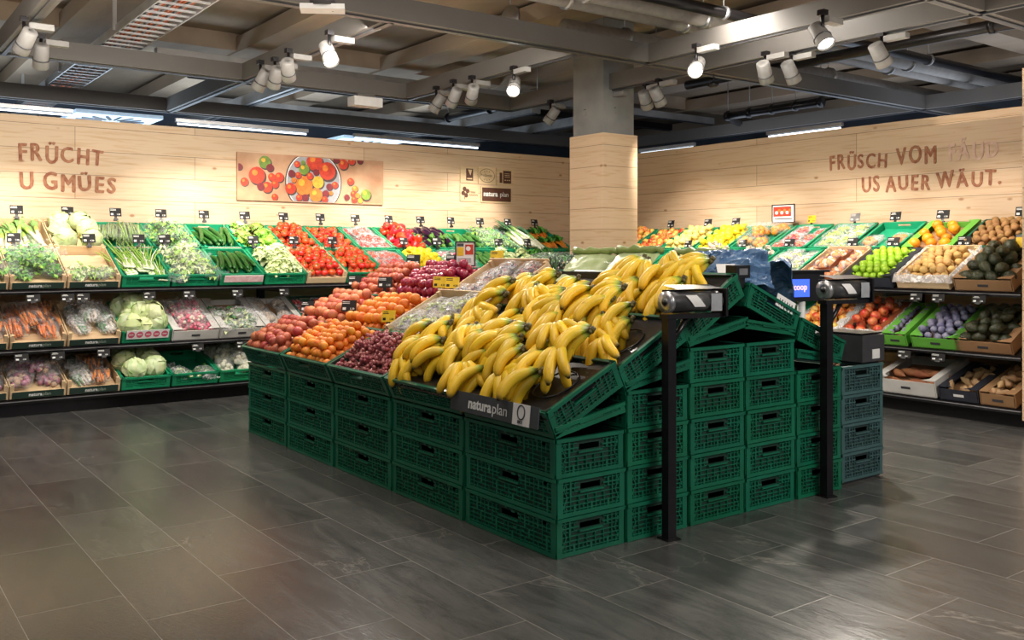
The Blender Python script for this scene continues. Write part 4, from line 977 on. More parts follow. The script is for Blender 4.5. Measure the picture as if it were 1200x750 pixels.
slot(FL(3, 'B'), 'lt', 'a few white packs', w_('B'), 'greenbag', pitch=.15, layers=1, lab='milky vegetable bag in the nearly empty bottom green crate', cat='vegetable bag', mode='lay', y1=.2, lz=.02)
slot(FL(4, 'B'), 'lt', 'wrapped cauliflowers', w_('B'), 'cauliflower', pitch=.15, layers=2, lab='film-wrapped cauliflower on the bottom left-wall shelf', cat='cauliflower', mode='up', zs=.3)
for k in (5, 6, 7): slot(FL(k, 'B'), 'lt', ['celeriac', 'fennel', 'kohlrabi'][k-5]+' behind the island', w_('B'))
# tags, strips and stickers on the left display
for k in range(-1, 15):
    tag(FL(k, 'U') @ T(.0, TL+.0, TH+.055) @ Rx(-25), 'black price tag behind the upper row, over %s' % ['the far left leeks', 'the light leeks', 'the upper cabbages', 'the asparagus', 'the curly salad', 'the upper cucumbers', 'the leaf lettuces', 'the first upper tomatoes', 'the second upper tomatoes', 'the cherry tomatoes', 'the red peppers', 'the aubergines', 'the courgettes', 'the mixed lettuce bags', 'the dark leeks', 'the bunched carrots'][k+1])
    if k in (0, 1, 2, 3, 5, 6, 7, 9, 10, 12, 13):
        tag(FL(k, 'L') @ T(-.1 if k == 0 else (.06 if k < 3 else -.12), TL-.01, TH+.05) @ Rx(-25), 'black price tag between rows, behind %s' % {0: 'the bagged greens', 1: 'the half-empty tray', 2: 'the spring onions', 3: 'the light salad bags', 5: 'the iceberg lettuces', 6: 'the wooden tomato tray', 7: 'the lower vine tomatoes', 9: 'the lemons', 10: 'the radish bags', 12: 'the pale salad heads', 13: 'the parsley'}[k], grp=None)
rail = [(1.28, 'under the bagged greens'), (1.52, 'under the edge of the bagged greens'), (1.63, 'under the half-empty tray'), (2.13, 'under the spring onions'), (2.45, 'under the light salad bags'), (2.86, 'under the pink strip'), (3.28, 'under the iceberg lettuces'), (4.0, 'under the vine tomatoes')]
for x, l in rail: tag(T(x, 7.09, .845), 'black price tag on the top shelf rail '+l, lst=TAGR)
for x, l in [(1.20, 'under the left carrot bags'), (1.45, 'under the carrot tray edge'), (1.78, 'under the white root bags'), (2.52, 'under the radish bags'), (2.9, 'under the green vegetable bags')]: tag(T(x, 7.09, .415), 'black price tag on the middle shelf rail '+l, lst=TAGR)
m = MB().box((0, 0, 0), (.33, .003, .055), 'pink'); m.box((0, .004, 0), (.34, .003, .062), 'paper')
solo('promotion_strip', m, 'pale pink strip on the crate front below the dark cucumbers', 'strip', FL(4, 'L') @ T(.0, -.035, .075))
m = MB().box((0, 0, 0), (.33, .003, .075), 'paper')
q = MB()
for i in range(5): q.disc((-.13+.065*i, 0, .0022), .027, 'reddot', 18, Rx(90)); q.box((-.13+.065*i, -.0028, 0), (.032, .0008, .007), 'textwhite')
put(rec('promotion_strip', m.mesh('promotion_strip'), [kid('round_stickers', q.mesh('round_stickers'))]), FL(2, 'M') @ T(0, -.02, .085), 'white strip with five round pink stickers on the cabbage crate', 'strip')
for k in (2, 4, 6, 7): solo('promotion_strip', MB().box((0, 0, 0), (.3, .003, .035), 'pink'), 'thin pink strip on the upper crate front %s' % {2: 'below the asparagus', 4: 'below the upper cucumbers', 6: 'below the first upper tomatoes', 7: 'below the second upper tomatoes'}[k], 'strip', FL(k, 'U') @ T(.02, -.012, .09))

# ------------------------------------------------------------------ right wall display
def FR(y1, row, w=TW):  # y1 = near edge of the slot
    yc = y1+w/2+.005
    if row == 'L': return T(6.80, yc, .935) @ Rz(-90) @ Rx(25)
    if row == 'U': return T(6.80, yc, .935) @ Rz(-90) @ Rx(25) @ T(0, .53, .004)
    if row == 'M': return T(6.80, yc, .50) @ Rz(-90) @ Rx(25)
    if row == 'B': return T(6.80, yc, .135) @ Rz(-90) @ Rx(16)
PR_ = {'U': 'upper row against the right wall', 'L': 'lower row of the top right-wall shelf', 'M': 'middle right-wall shelf', 'B': 'bottom right-wall shelf'}
slot(FR(3.11, 'U'), 'dk', 'brown kiwis', PR_['U'], 'kiwi', pitch=.056, layers=2, lab='fuzzy brown kiwi in the upper right crate beside the pineapple', cat='kiwi', mode='any', dz=.03)
slot(FR(3.53, 'U'), 'cardgreen', 'large oranges', PR_['U'], 'orange', pitch=.10, layers=1, lab='large orange in the bright green box against the right wall', cat='orange', dz=.04, drop=.2)
slot(FR(3.95, 'U'), 'lt', 'a few apricot punnets', PR_['U'], 'apricotpack', pitch=.17, py=.19, layers=1, lab='apricot punnet in the half-empty upper green crate', cat='punnet', mode='flat', y1=.28)
slot(FR(4.37, 'U'), 'lt', 'pale grape punnets', PR_['U'], 'greengrapepack', pitch=.15, py=.18, layers=1, lab='pale green grape punnet in the upper row of the right wall', cat='punnet', mode='flat', dz=.02)
slot(FR(4.79, 'U'), 'lt', 'strawberry punnets', PR_['U'], 'strawberry', pitch=.14, py=.17, layers=2, lab='red strawberry punnet in the upper row of the right wall', cat='punnet', mode='flat', zs=.35)
slot(FR(5.21, 'U'), 'lt', 'netted oranges', PR_['U'], 'netorange', pitch=.16, py=.2, layers=2, lab='netted bag of oranges under the red poster sign', cat='orange net', mode='lay', zs=.5)
slot(FR(5.63, 'U'), 'lt', 'bright lemons', PR_['U'], 'lemon', pitch=.07, layers=2, lab='bright yellow lemon in the upper row of the right wall', cat='lemon', mode='any', dz=.03)
slot(FR(6.05, 'U'), 'lt', 'pale yellow lemons', PR_['U'], 'palelemon', pitch=.07, layers=2, lab='pale yellow lemon in the upper crate beside the mixed apples', cat='lemon', mode='any', dz=.03)
slot(FR(6.47, 'U'), 'lt', 'red and yellow apples', PR_['U'], 'mixapple', pitch=.076, layers=1, lab='red and yellow apple in the upper crate right of the column', cat='apple', dz=.035)
slot(FR(6.89, 'U'), 'lt', 'red apples', PR_['U'], 'mixapple', pitch=.076, layers=2, lab='red and yellow apple in the farthest upper crate by the column', cat='apple', dz=.035)
slot(FR(2.90, 'L'), 'card', 'black avocados', PR_['L'], 'avocado', pitch=.085, py=.095, layers=3, lab='rough black avocado in the lower row at the right end', cat='avocado', mode='any', dz=.035, zs=.6, sc_=1.12)
slot(FR(3.32, 'L'), 'wood', 'golden kiwis', PR_['L'], 'kiwigold', pitch=.062, layers=2, lab='golden kiwi in the white-lined tray on the lower right row', cat='kiwi', mode='any', dz=.03)
slot(FR(3.74, 'L'), 'carddark', 'green limes', PR_['L'], 'lime', pitch=.057, jit=.08, layers=2, lab='bright green lime in the lower row of the right wall', cat='lime', dz=.03)
slot(FR(4.16, 'L'), 'nat', 'onion punnets', PR_['L'], 'pearpack', pitch=.155, py=.18, layers=2, lab='punnet of brown and orange onions in the naturaplan tray', cat='punnet', mode='flat', zs=.3)
slot(FR(4.58, 'L'), 'lt', 'green grape punnets', PR_['L'], 'mixgrapepack', pitch=.145, py=.18, layers=2, lab='green grape punnet in the lower row beside the onion punnets', cat='punnet', mode='flat', zs=.3)
slot(FR(5.00, 'L'), 'lt', 'garlic bulbs', PR_['L'], 'garlic', pitch=.07, layers=2, lab='white garlic bulb heaped in the lower row behind the blue bags', cat='garlic', mode='up', dz=.03)
slot(FR(5.42, 'L'), 'lt', 'pale garlic heap', PR_['L'], 'garlic', pitch=.075, layers=3, lab='pale garlic bulb in the high heap left of the blue bags', cat='garlic', mode='up', dz=.03)
slot(FR(5.84, 'L'), 'lt', 'yellow lemons', PR_['L'], 'palelemon', pitch=.075, layers=1, lab='lemon in the lower row between column and garlic', cat='lemon', mode='any', dz=.03)
for y in (6.26, 6.68): slot(FR(y, 'L'), 'lt', 'hidden fruit %s' % ('near the column' if y < 6.5 else 'behind the column'), PR_['L'])
slot(FR(2.90, 'M'), 'card', 'dark ripe avocados', PR_['M'], 'ripeavocado', pitch=.085, py=.09, layers=2, lab='large dark avocado on the middle right-wall shelf', cat='avocado', mode='any', dz=.035)
slot(FR(3.24, 'M', .36), 'cardgreen', 'blue figs', PR_['M'], 'fig', pitch=.058, layers=2, lab='bluish fig in the bright green box on the middle right shelf', cat='fig', dz=.03, w=.35)
slot(FR(3.62, 'M', .2), 'cardgreen', 'a few dark plums', PR_['M'], 'fig', pitch=.058, layers=1, lab='bluish fig in the narrow green box on the middle right shelf', cat='fig', dz=.03, w=.18)
slot(FR(3.82, 'M', .34), 'cardorange', 'red apples', PR_['M'], 'redapple', pitch=.085, layers=2, lab='red apple in the white-lined box on the middle right shelf', cat='apple', dz=.035, w=.33)
slot(FR(4.18, 'M', .42), 'cardwhite', 'red and yellow nectarines', PR_['M'], 'mixapple', pitch=.078, layers=2, lab='red and yellow nectarine on the middle shelf behind the roll stand', cat='nectarine', dz=.035, w=.41)
for y in (4.62, 5.04, 5.46): slot(FR(y, 'M'), 'lt', 'fruit behind the %s' % {4.62: 'scale', 5.04: 'blue bags', 5.46: 'island peak'}[y], PR_['M'])
slot(FR(2.88, 'B', .24), 'card', 'ginger and herbs', PR_['B'], 'ginger', pitch=.07, py=.1, layers=2, lab='knobbly ginger root in the brown box at the bottom right', cat='ginger', mode='any', dz=.02, w=.23)
slot(FR(3.12, 'B', .28), 'carddark', 'dark roots', PR_['B'], 'ginger', pitch=.09, py=.12, layers=1, lab='knobbly root in the dark printed bottom box', cat='ginger', mode='any', dz=.02, w=.27)
slot(FR(3.41, 'B', .46), 'cardwhite', 'sweet potatoes', PR_['B'], 'sweetpotato', pitch=.065, py=.17, layers=2, lab='brown sweet potato in the white cardboard box', cat='sweet potato', mode='side', dz=.0, w=.45, h=.13, yaw=75, y1=.4)
slot(FR(3.90, 'B', .4), 'nat', 'green and brown fruit', PR_['B'], 'lime', pitch=.06, layers=1, lab='green fruit in the bottom wooden tray behind the grey crates', cat='lime', dz=.02, y1=.2)
slot(FR(4.32, 'B', .4), 'card', 'dark beet bags', PR_['B'], 'beetbag', pitch=.17, py=.2, layers=1, lab='beetroot bag in the bottom box behind the scale', cat='beetroot bag', mode='lay')
put(PR['pineapple'][0], FR(2.80, 'U') @ T(.02, .30, .19) @ Rx(-25), 'pineapple with spiky crown at the right end of the wall', 'pineapple')
box_of(FR(2.82, 'U', .26), 'card', .25, .5, .09, 'brown cardboard box under the pineapple at the right end')
# liners of thin white paper
def liner_sheet(F, w, l, h, lab, seed, k='filmpaper'):
    m = MB()
    def f(u, v):
        a = (u-.5)*2; b = (v-.5)*2; q = max(abs(a), abs(b)); s = Vector((u*7+seed, v*7, 0))
        return (a*w*.53, b*l*.53, (h+.012)*min(1, max(0, (q-.72)/.22)) - .06*max(0, (q-.94)/.06) + .012*noise.noise(s*2)+.004)
    m.grid(f, 26, 26, k); solo('liner_sheet', m, lab, 'paper liner', F @ T(0, l/2, .035))
liner_sheet(FR(3.32, 'L'), .41, .54, .07, 'crumpled translucent liner spilling over the golden kiwi tray', 1)
liner_sheet(FR(3.82, 'M', .34), .36, .54, .07, 'crumpled white liner around the red apples', 2)
liner_sheet(FR(4.18, 'M', .42), .42, .54, .07, 'white liner around the nectarines on the middle shelf', 3)
for y, l, kk in [(3.25, 'over the brown kiwis', TAG), (3.85, 'over the large oranges', TAG), (4.25, 'over the empty green crate', TAG), (4.62, 'over the pale grape punnets', TAGG), (5.05, 'over the strawberries', TAGY), (5.9, 'over the bright lemons', TAG), (6.25, 'over the pale lemons', TAG), (6.75, 'over the mixed apples', TAG)]:
    tag(T(7.74, y, 1.49) @ Rz(-90), ('yellow' if kk is TAGY else 'grey' if kk is TAGG else 'black')+' price tag on the right wall display '+l, lst=kk)
for y, l, kk in [(3.0, 'behind the black avocados', TAGG), (3.45, 'behind the golden kiwis', TAG), (4.0, 'behind the green limes', TAG), (4.35, 'behind the onion punnets', TAG), (4.95, 'behind the grape punnets', TAG), (5.45, 'behind the garlic', TAG), (6.1, 'behind the lower lemons', TAG)]:
    tag(T(7.25, y, 1.26) @ Rz(-90), ('grey' if kk is TAGG else 'black')+' price tag between the right-wall rows '+l, lst=kk)
for y, z, l in [(3.12, .85, 'under the black avocados'), (3.4, .85, 'under the kiwi tray'), (3.56, .85, 'second under the kiwi tray'), (4.4, .85, 'under the onion punnets'), (3.4, .415, 'under the fig box'), (3.65, .415, 'under the narrow green box')]:
    tag(T(6.765, y, z) @ Rz(-90), 'black price tag on the right shelf rail '+l, lst=TAGR)
m = MB().box((0, 0, .04), (.09, .003, .075), 'yellowcard'); m.box((0, .004, .045), (.1, .003, .1), 'darkgrey'); merge_text(m, '1.', .05, 'black', Rx(90) @ T(0, .03, .002))
solo('price_sign', m, 'large yellow price sign below the pineapple at the right end', 'price sign', T(7.1, 2.98, 1.24) @ Rz(-90) @ Rx(-10))
def poster(X, w, h, lab, two):
    fr = MB()
    for s in (-1, 1): fr.box((s*w/2, 0, h/2), (.008, .01, h+.008), 'black'); fr.box((0, 0, h/2+s*h/2), (w, .01, .008), 'black')
    fr.box((0, .003, h/2), (w, .004, h), 'paper'); fr.tube([(0, .006, -.12), (0, .006, .01)], .006, 'black', 6)
    p = MB()
    if two:
        p.box((-w*.26, -.0005, h*.6), (w*.34, .002, h*.36), 'yellowcard'); p.box((-w*.26, -.0005, h*.87), (w*.34, .002, h*.12), 'bandgrey'); p.box((w*.2, -.0005, h*.68), (w*.42, .002, h*.42), 'print_red'); p.disc((w*.15, h*.72, .002), h*.1, 'paper', 12, Rx(90))
        for i in range(3): p.box((-w*.05, -.0005, h*(.3-.07*i)), (w*.7, .002, h*.02), 'bandgrey')
    else:
        p.box((-.05*w, -.0005, h*.62), (w*.8, .002, h*.55), 'print_red')
        for i in range(6): p.disc((-w*.3+w*.12*i, h*(.55+.12*(i % 2)), .0025), w*.07, 'print_orange' if i % 2 else 'paper', 10, Rx(90))
        p.box((0, -.0005, h*.2), (w*.8, .002, h*.05), 'bandgrey')
    put(rec('poster_sign', fr.mesh('poster_sign'), [kid('printed_sheet', p.mesh('printed_sheet'))]), X, lab, 'sign')
poster(T(7.70, 5.32, 1.50) @ Rz(-90), .24, .17, 'small black framed poster with red fruit picture on the right wall display', False)
# ------------------------------------------------------------------ the island
IX, IY, CW, CL = 2.375, 2.641, .39, .617
CH = .157
RZ_ = [.470, .620, .785]; TILT = [25, 27, 29]
ORD = ['lowest', 'second', 'third', 'fourth', 'fifth']
PK = ['at the near end', 'second from the near end', 'in the middle', 'second from the far end', 'at the far end']
RN = ['outer left row', 'second row', 'third row', 'ridge row', 'right-facing row']
FRONT = ['corner stack', 'second stack of the front', 'third stack of the front', 'fourth stack of the front', 'fifth stack of the front']
NH = [3, 4, 5, 5, 4]
up = crate_mesh(.384, .608, CH-.002)
for r in range(5):
    for k in range(5):
        for i in range(NH[r]):
            lab = 'dark green crate, %s in the %s of the island' % (ORD[i], FRONT[r]) if k == 0 else 'dark crate, %s in the %s stack %s' % (ORD[i], RN[r], PK[k])
            put(rec('plastic_crate', up), T(IX+CW*(r+.5)+U(-.002, .002), IY+CL*(k+.5)+U(-.003, .003), CH*i), lab, 'crate')
def FI(r, k):
    yc = IY+CL*(k+.5)
    if r < 3: return T(IX+CW*r, yc, RZ_[r]+.005) @ Rz(-90) @ Rx(TILT[r])
    if r == 3: return T(IX+CW*4, yc, .80) @ Rz(90) @ Rx(22)
    return T(IX+CW*5, yc, .64) @ Rz(90) @ Rx(20)
DL = [.425, .435, .45, .42, .41]; TRH = .115
for r in range(5):
    tray = crate_mesh(DL[r], .606, TRH); wedge = crate_mesh(DL[r]-.02, .606, .045)
    for k in range(5):
        F = FI(r, k); A = F @ T(0, DL[r]/2, 0) @ Rz(90)
        put(rec('tilted_crate', tray), A, 'tilted green crate on top of the %s, %s' % (RN[r], PK[k]), 'crate')
        if k == 0:
            W = (T(F.translation.x, F.translation.y, F.translation.z-.003) @ Rz(-90 if r < 3 else 90) @ Rx(10 if r < 3 else 8)) @ T(0, (DL[r]-.02)/2, 0) @ Rz(90)
            put(rec('wedge_crate', wedge), W, 'shallow wedge crate under the tilted crate of the %s' % FRONT[r], 'crate')
# black moulded pads and bananas
def pad(F, l, w, lab):
    m = MB()
    def f(u, v):
        a, b = (u-.5)*2, (v-.5)*2; q = max(abs(a), abs(b)); 
        z = .105-.03*math.cos(a*PI/2)*math.cos(b*PI/2) + (.028 if q > .93 else 0)
        if q > .99: z -= .05
        return (a*w/2, l/2+b*l/2, z)
    m.grid(f, 24, 20, 'black')
    for x in (-.13, .13): 
        m.tube([(x+.09*math.cos(t*PI/8), l/2+.11*math.sin(t*PI/8), .097) for t in range(17)], .004, 'black', 6, cap=False)
    solo('banana_pad', m, lab, 'display pad', F)
for r in range(3):
    for k in range(2):
        F = FI(r, k); pad(F, DL[r]+.01, .60, 'black moulded pad under the bananas of the %s, %s' % (RN[r], PK[k]))
        x_hi = .185 if k == 0 else .28
        g = 'bananas heaped on the %s of the island' % RN[r]
        lab = 'yellow banana bunch heaped on the %s of the green island' % ['outer lowest row', 'middle sloping row', 'uppermost row'][r]
        rows = [(.17, .13, 4), (.25, .155, 4), (.34, .18, 4), (.42, .19, 3)]
        if r == 2: rows = rows[:2] if k else [(a_, b_-.015, c_) for a_, b_, c_ in rows]
        for ri, (yy, zz, n) in enumerate(rows):
            for i in range(n):
                x = (-.29 if k else -.25)+(x_hi+(.29 if k else .25))*(i+.4*(ri % 2))/(n-.7)+U(-.02, .02)
                if x > x_hi+.03: continue
                yw = R.choice((U(-25, 15), U(-80, -30), U(-65, -20), U(-60, -30), U(20, 50)))
                put(R.choice(PR['banana']), F @ T(x, yy+U(-.035, .035), zz+.025+U(0, .035)) @ Rz(yw) @ Rx(U(6, 26)) @ Ry(U(-26, 12)) @ S(U(1.05, 1.24)), lab, 'bananas', g)
# other fruit of the island
LZ = .07
def isl(r, k, key, what, pitch, layers, lab, cat, wood=None, **kw):
    F = FI(r, k); l = DL[r]
    if wood:
        r0 = wood_recipe(.55, l, .11); 
        put(rec('wooden_tray', r0['mesh'], r0['kids']), F @ T(0, l/2, .055), 'wooden tray with naturaplan band holding %s on the island' % what, 'tray'); lz = .115
        b = MB().box((0, 0, 0), (.5, .003, .06), 'band'); bx = MB().box((0, 0, 0), (.07, .003, .058), 'white'); bx.disc((0, .006, .002), .018, 'bandgrey', 18, Rx(90)); bx.disc((0, .006, .0025), .012, 'white', 18, Rx(90))
        put(rec('brand_strip', b.mesh('brand_strip'), [kid('lettering', NATM, T(-.03, -.003, -.012) @ S(1.25)), kid('logo_tile', bx.mesh('logo_tile'), T(.17, -.003, 0))]), F @ T(0, -.03, .125), 'dark naturaplan strip in front of the %s' % what, 'strip')
    else:
        q = MB().box((0, l/2, 0), (.56, l-.03, .006), 'crate_shade'); solo('tray_liner', q, 'dark liner under the %s on the island' % what, 'liner', F @ T(0, 0, LZ-.005)); lz = LZ
    fill(F, key, .58, l, lz+kw.pop('dz', .025), pitch, layers, lab, cat, what+' on the island', **kw)
isl(0, 2, 'redgrapes', 'red grapes', .085, 3, 'bunch of dusky red grapes in the crate beside the bananas', 'grapes', mode='flat', py=.12, dz=.0, zs=.42, jit=.15, y0=.05, sc_=.92)
isl(0, 3, 'apricot', 'apricots', .054, 3, 'small bright apricot in the crate between red grapes and nectarines', 'apricot', dz=.02)
isl(0, 4, 'nectarine', 'dark nectarines', .069, 2, 'dark red nectarine at the far left corner of the island', 'nectarine', dz=.03)
isl(1, 2, 'mixgrapepack', 'wrapped green grapes', .15, 1, 'film-wrapped punnet of green grapes on the middle island row', 'punnet', wood=True, mode='flat', py=.18, dz=.005)
isl(1, 3, 'orangepeach', 'orange apricots', .074, 2, 'large yellow-orange apricot behind the small apricots', 'apricot', dz=.03)
isl(1, 4, 'palepeach', 'pale peaches', .074, 2, 'pink and yellow peach behind the dark nectarines', 'peach', dz=.03)
isl(2, 2, 'bluegrapepack', 'wrapped blue grapes', .15, 1, 'film-wrapped punnet of blue grapes on the upper island row', 'punnet', wood=True, mode='flat', py=.18, dz=.005)
isl(2, 3, 'plum', 'red plums', .063, 3, 'glossy dark red plum on the upper island row', 'plum', dz=.03)
isl(2, 4, 'nectarine', 'upper nectarines', .07, 2, 'red nectarine on the upper island row behind the peaches', 'nectarine', dz=.03)
# brown boxes on the ridge
for i, (y, x, l) in enumerate([(4.35, 3.50, 'left'), (4.0, 3.56, 'right')]):
    F = T(x, y, 1.0) @ Rz(-90) @ Rx(12)
    put(rec('cardboard_box', carton_mesh(.36, .30, .09, 'card')), F @ T(0, .15, 0), 'open brown cardboard box on the island ridge, %s of the pair' % l, 'box')
    fill(F, 'bluegrapepack', .36, .30, .03, .15, 1, 'grape punnet inside the %s brown box on the ridge' % l, 'punnet', 'grape punnets in the %s ridge box' % l, mode='flat', py=.18)
# pale green bags
m = None
def greenbag(seed):
    m = MB(); 
    m.grid(lambda u, v: ((u-.5)*.26, (v-.5)*.30, .022+.030*math.sin(PI*u)**.5*math.sin(PI*v)**.5+.008*noise.noise(Vector((u*6+seed, v*8, 0)))), 14, 14, 'filmgreen')
    m.grid(lambda u, v: ((u-.5)*.26, (v-.5)*.30, .018-.01*math.sin(PI*u)*math.sin(PI*v)), 4, 4, 'filmgreen')
    t = MB(); t.tube([(-.14+.28*i/8, .165+.004*math.sin(i*2+seed), .035+.006*math.sin(i*3)) for i in range(9)], [.020+.006*math.sin(i*2.2+seed) for i in range(9)], 'filmgreen2', 10)
    return rec('paper_bag', m.mesh('paper_bag'), [kid('rolled_top', t.mesh('rolled_top'))])
M['filmgreen'] = mat('pale_green_bag', (.36, .44, .20), (.50, .56, .32), .42, 26, .5, 14, stretch=(1, .25, 1))
M['filmgreen2'] = mat('olive_green_roll', (.20, .27, .07), (.28, .34, .11), .4, 18, .5, 20)
bags = [(3.58, 3.73, 1.10, -70, 30, 'leftmost'), (3.62, 3.45, 1.10, -80, 34, 'middle'), (3.70, 3.18, 1.10, -95, 28, 'rightmost')]
for x, y, z, a, t, l in bags: put(greenbag(x*9), T(x, y, z) @ Rz(a) @ Rx(t), 'pale green flat produce bag with rolled top, %s on the island ridge' % l, 'bag')
solo('display_tray', MB().box((0, 0, 0), (.20, .95, .02), 'black').box((-.1, 0, .02), (.01, .95, .05), 'black'), 'black tray holding the pale green bags on the island ridge', 'tray', T(3.56, 3.42, 1.055))
b = leafbag('chard_bag', ['darkleaf', 'darkleaf', 'leekdark'], 12, .13, .16, .055, 'film', 70)
put(b, T(3.62, 4.02, 1.10) @ Rz(20), 'dark green leafy vegetables in glossy wrap left of the green bags', 'vegetable bag')
b = bag('fruit_net', 'dark_fruit', sphere_heap('bluegrape', 18, .022, (.08, .06, .04), 4), .1, .08, .035, 'film', 4)
put(b, T(3.50, 3.30, 1.10), 'small dark wrapped fruit pack in front of the green bags', 'fruit pack')
# blue sheets
def blue(w, l, seed, amp=.05, sag=.2):
    m = MB()
    m.grid(lambda u, v: ((u-.5)*w, (v-.5)*l, amp*noise.noise(Vector((u*3.2+seed, v*4, .3)))+amp*.5*abs(noise.noise(Vector((u*9, v*7+seed, 1))))-sag*max(0, abs(u-.5)-.25)**1.2), 30, 26, 'filmblue', smooth=False)
    return m
def bluebag(name, w, l, seed, X, lab, **kw):
    q = MB().box((0, 0, 0), (.09, .05, .002), 'paper'); me = blue(w, l, seed, **kw).mesh(name)
    o = put(rec(name, me, [kid('printed_label', q.mesh('printed_label'), T(-w*.2, -l*.15, .05))]), X, lab, 'bag')
    md = o.modifiers.new('thickness', 'SOLIDIFY'); md.thickness = .003
bluebag('blue_bag', .42, .34, 1, T(3.75, 3.05, 1.12) @ Rz(-12) @ Rx(-22), 'crumpled blue plastic bag standing left on the island ridge', amp=.06, sag=.1)
bluebag('blue_bag', .36, .44, 5, T(3.98, 2.96, 1.06) @ Rz(30) @ Ry(34), 'large crumpled blue plastic bag hanging over the right side of the ridge', amp=.09, sag=.25)
bluebag('blue_bag', .34, .22, 9, T(3.72, 2.83, 1.13) @ Rz(-35) @ Rx(60), 'folded dark blue plastic bag edge just behind the black clip', amp=.05, sag=.1)
m = MB().box((0, 0, 0), (.10, .06, .06), 'black'); m.box((0, -.031, .0), (.06, .003, .03), 'silver'); m.box((0, 0, -.05), (.05, .04, .05), 'black')
solo('display_clip', m, 'square black clip on the peak of the front crates', 'clip', T(3.56, 2.70, 1.115))
# label on tilted crate, brand strip
m = MB().box((0, 0, 0), (.15, .003, .06), 'paper')
for i in range(6): m.box((-.05+.02*i, -.002, -.005), (.008 if i % 2 else .004, .001, .035), 'bandgrey')
solo('crate_label', m, 'white printed label on the tilted crate right of the peak', 'label', T(3.86, 2.655, .955) @ Ry(22))
st = MB().box((0, 0, 0), (.585, .004, .085), 'bandgrey'); N2 = NAT(.062, 0, 'textwhite', 'white').mesh('lettering')
tl = MB().box((0, 0, 0), (.105, .002, .085), 'silver'); tl.mats[0] = 'white'
tg = MB(); tg.tube([(.022*math.cos(a*PI/8), 0, .010+.028*math.sin(a*PI/8)) for a in range(17)], .0028, 'bandgrey', 6, cap=False); merge_text(tg, 'BIO', .018, 'bandgrey', Rx(90) @ T(-.017, -.034, .002), off=.0004)
put(rec('brand_strip', st.mesh('brand_strip'), [kid('lettering', N2, T(-.03, -.004, -.02)), kid('logo_tile', tl.mesh('logo_tile'), T(.19, -.003, 0), [kid('emblem', tg.mesh('emblem'), T(0, -.002, 0))])]),
    T(2.300, 2.95, .560) @ Rz(-90) @ Rx(-6), 'long grey naturaplan strip on the crate rim below the bananas', 'strip')
# island tags and poster
for x, y, z, yl, l in [(2.78, 5.05, .83, 0, 'behind the small apricots'), (2.74, 4.5, .80, 1, 'behind the red grapes'), (2.76, 5.6, .80, 0, 'behind the dark nectarines'), (3.14, 4.55, .99, 1, 'left of the pair behind the wrapped grapes'), (3.14, 4.42, .99, 1, 'right of the pair behind the wrapped grapes'),
                       (3.14, 5.2, .97, 0, 'behind the large apricots'), (3.14, 5.62, .97, 0, 'behind the pale peaches'), (3.56, 4.52, 1.15, 1, 'on the ridge beside the brown boxes'), (3.56, 5.0, 1.12, 0, 'behind the red plums'), (3.56, 5.5, 1.12, 0, 'behind the upper nectarines')]:
    tag(T(x, y, z) @ Rz(-50), ('yellow' if yl else 'black')+' price tag on the island '+l, y=bool(yl))
poster(T(3.46, 4.72, 1.12) @ Rz(-42), .125, .155, 'framed poster with yellow and red blocks above the plums', True)

# ------------------------------------------------------------------ grey crates, scale, roll stands
gm = crate_mesh(.40, .60, .148, 'crate_gr', 'crate_gr_shade')
for i in range(4): put(rec('plastic_crate', gm), T(4.555, 2.97, .015+.15*i), 'grey green crate, %s in the stack right of the green island' % ORD[i], 'crate')
dl = MB().box((0, 0, .008), (.38, .56, .012), 'darkgrey')
put(rec('crate_dolly', dl.mesh('crate_dolly'), [kid('wheel', MB().tube([(-.012, 0, 0), (.012, 0, 0)], .012, 'black', 12).mesh('wheel'), T(sx*.14, sy*.22, -.0)) for sx in (-1, 1) for sy in (-1, 1)]), T(4.555, 2.97, .0), 'flat dark dolly under the grey crates', 'dolly')
b = MB().box((0, 0, .08), (.21, .26, .14), 'darkgrey'); b.box((0, 0, .005), (.17, .22, .012), 'black')
pl = MB().box((0, 0, 0), (.20, .24, .008), 'black'); mast = MB().tube([(0, 0, 0), (0, 0, .26)], .022, 'white', 12)
hs = MB().box((0, 0, 0), (.26, .06, .17), 'black'); hs.box((0, 0, .085), (.30, .10, .012), 'black'); scn = MB().box((0, 0, 0), (.135, .003, .10), 'screen')
tx = MB(); merge_text(tx, 'coop', .05, 'screenred', Rx(90), off=.001)
kp = MB().box((.02, 0, 0), (.07, .003, .05), 'white')
put(rec('produce_scale', b.mesh('produce_scale'), [kid('platter', pl.mesh('platter'), T(0, 0, .158)), kid('mast', mast.mesh('mast'), T(-.04, .27, .06)), kid('keypad', kp.mesh('keypad'), T(0, -.132, .05)),
    kid('display_housing', hs.mesh('display_housing'), T(-.02, .27, .40) @ Rz(-10), [kid('screen', scn.mesh('screen'), T(-.055, -.032, -.01), label='lit blue screen'), kid('lettering', tx.mesh('lettering'), T(-.11, -.035, -.02))])]),
    T(4.65, 2.80, .615), 'black produce scale with a blue screen reading coop on the grey crates', 'scale')
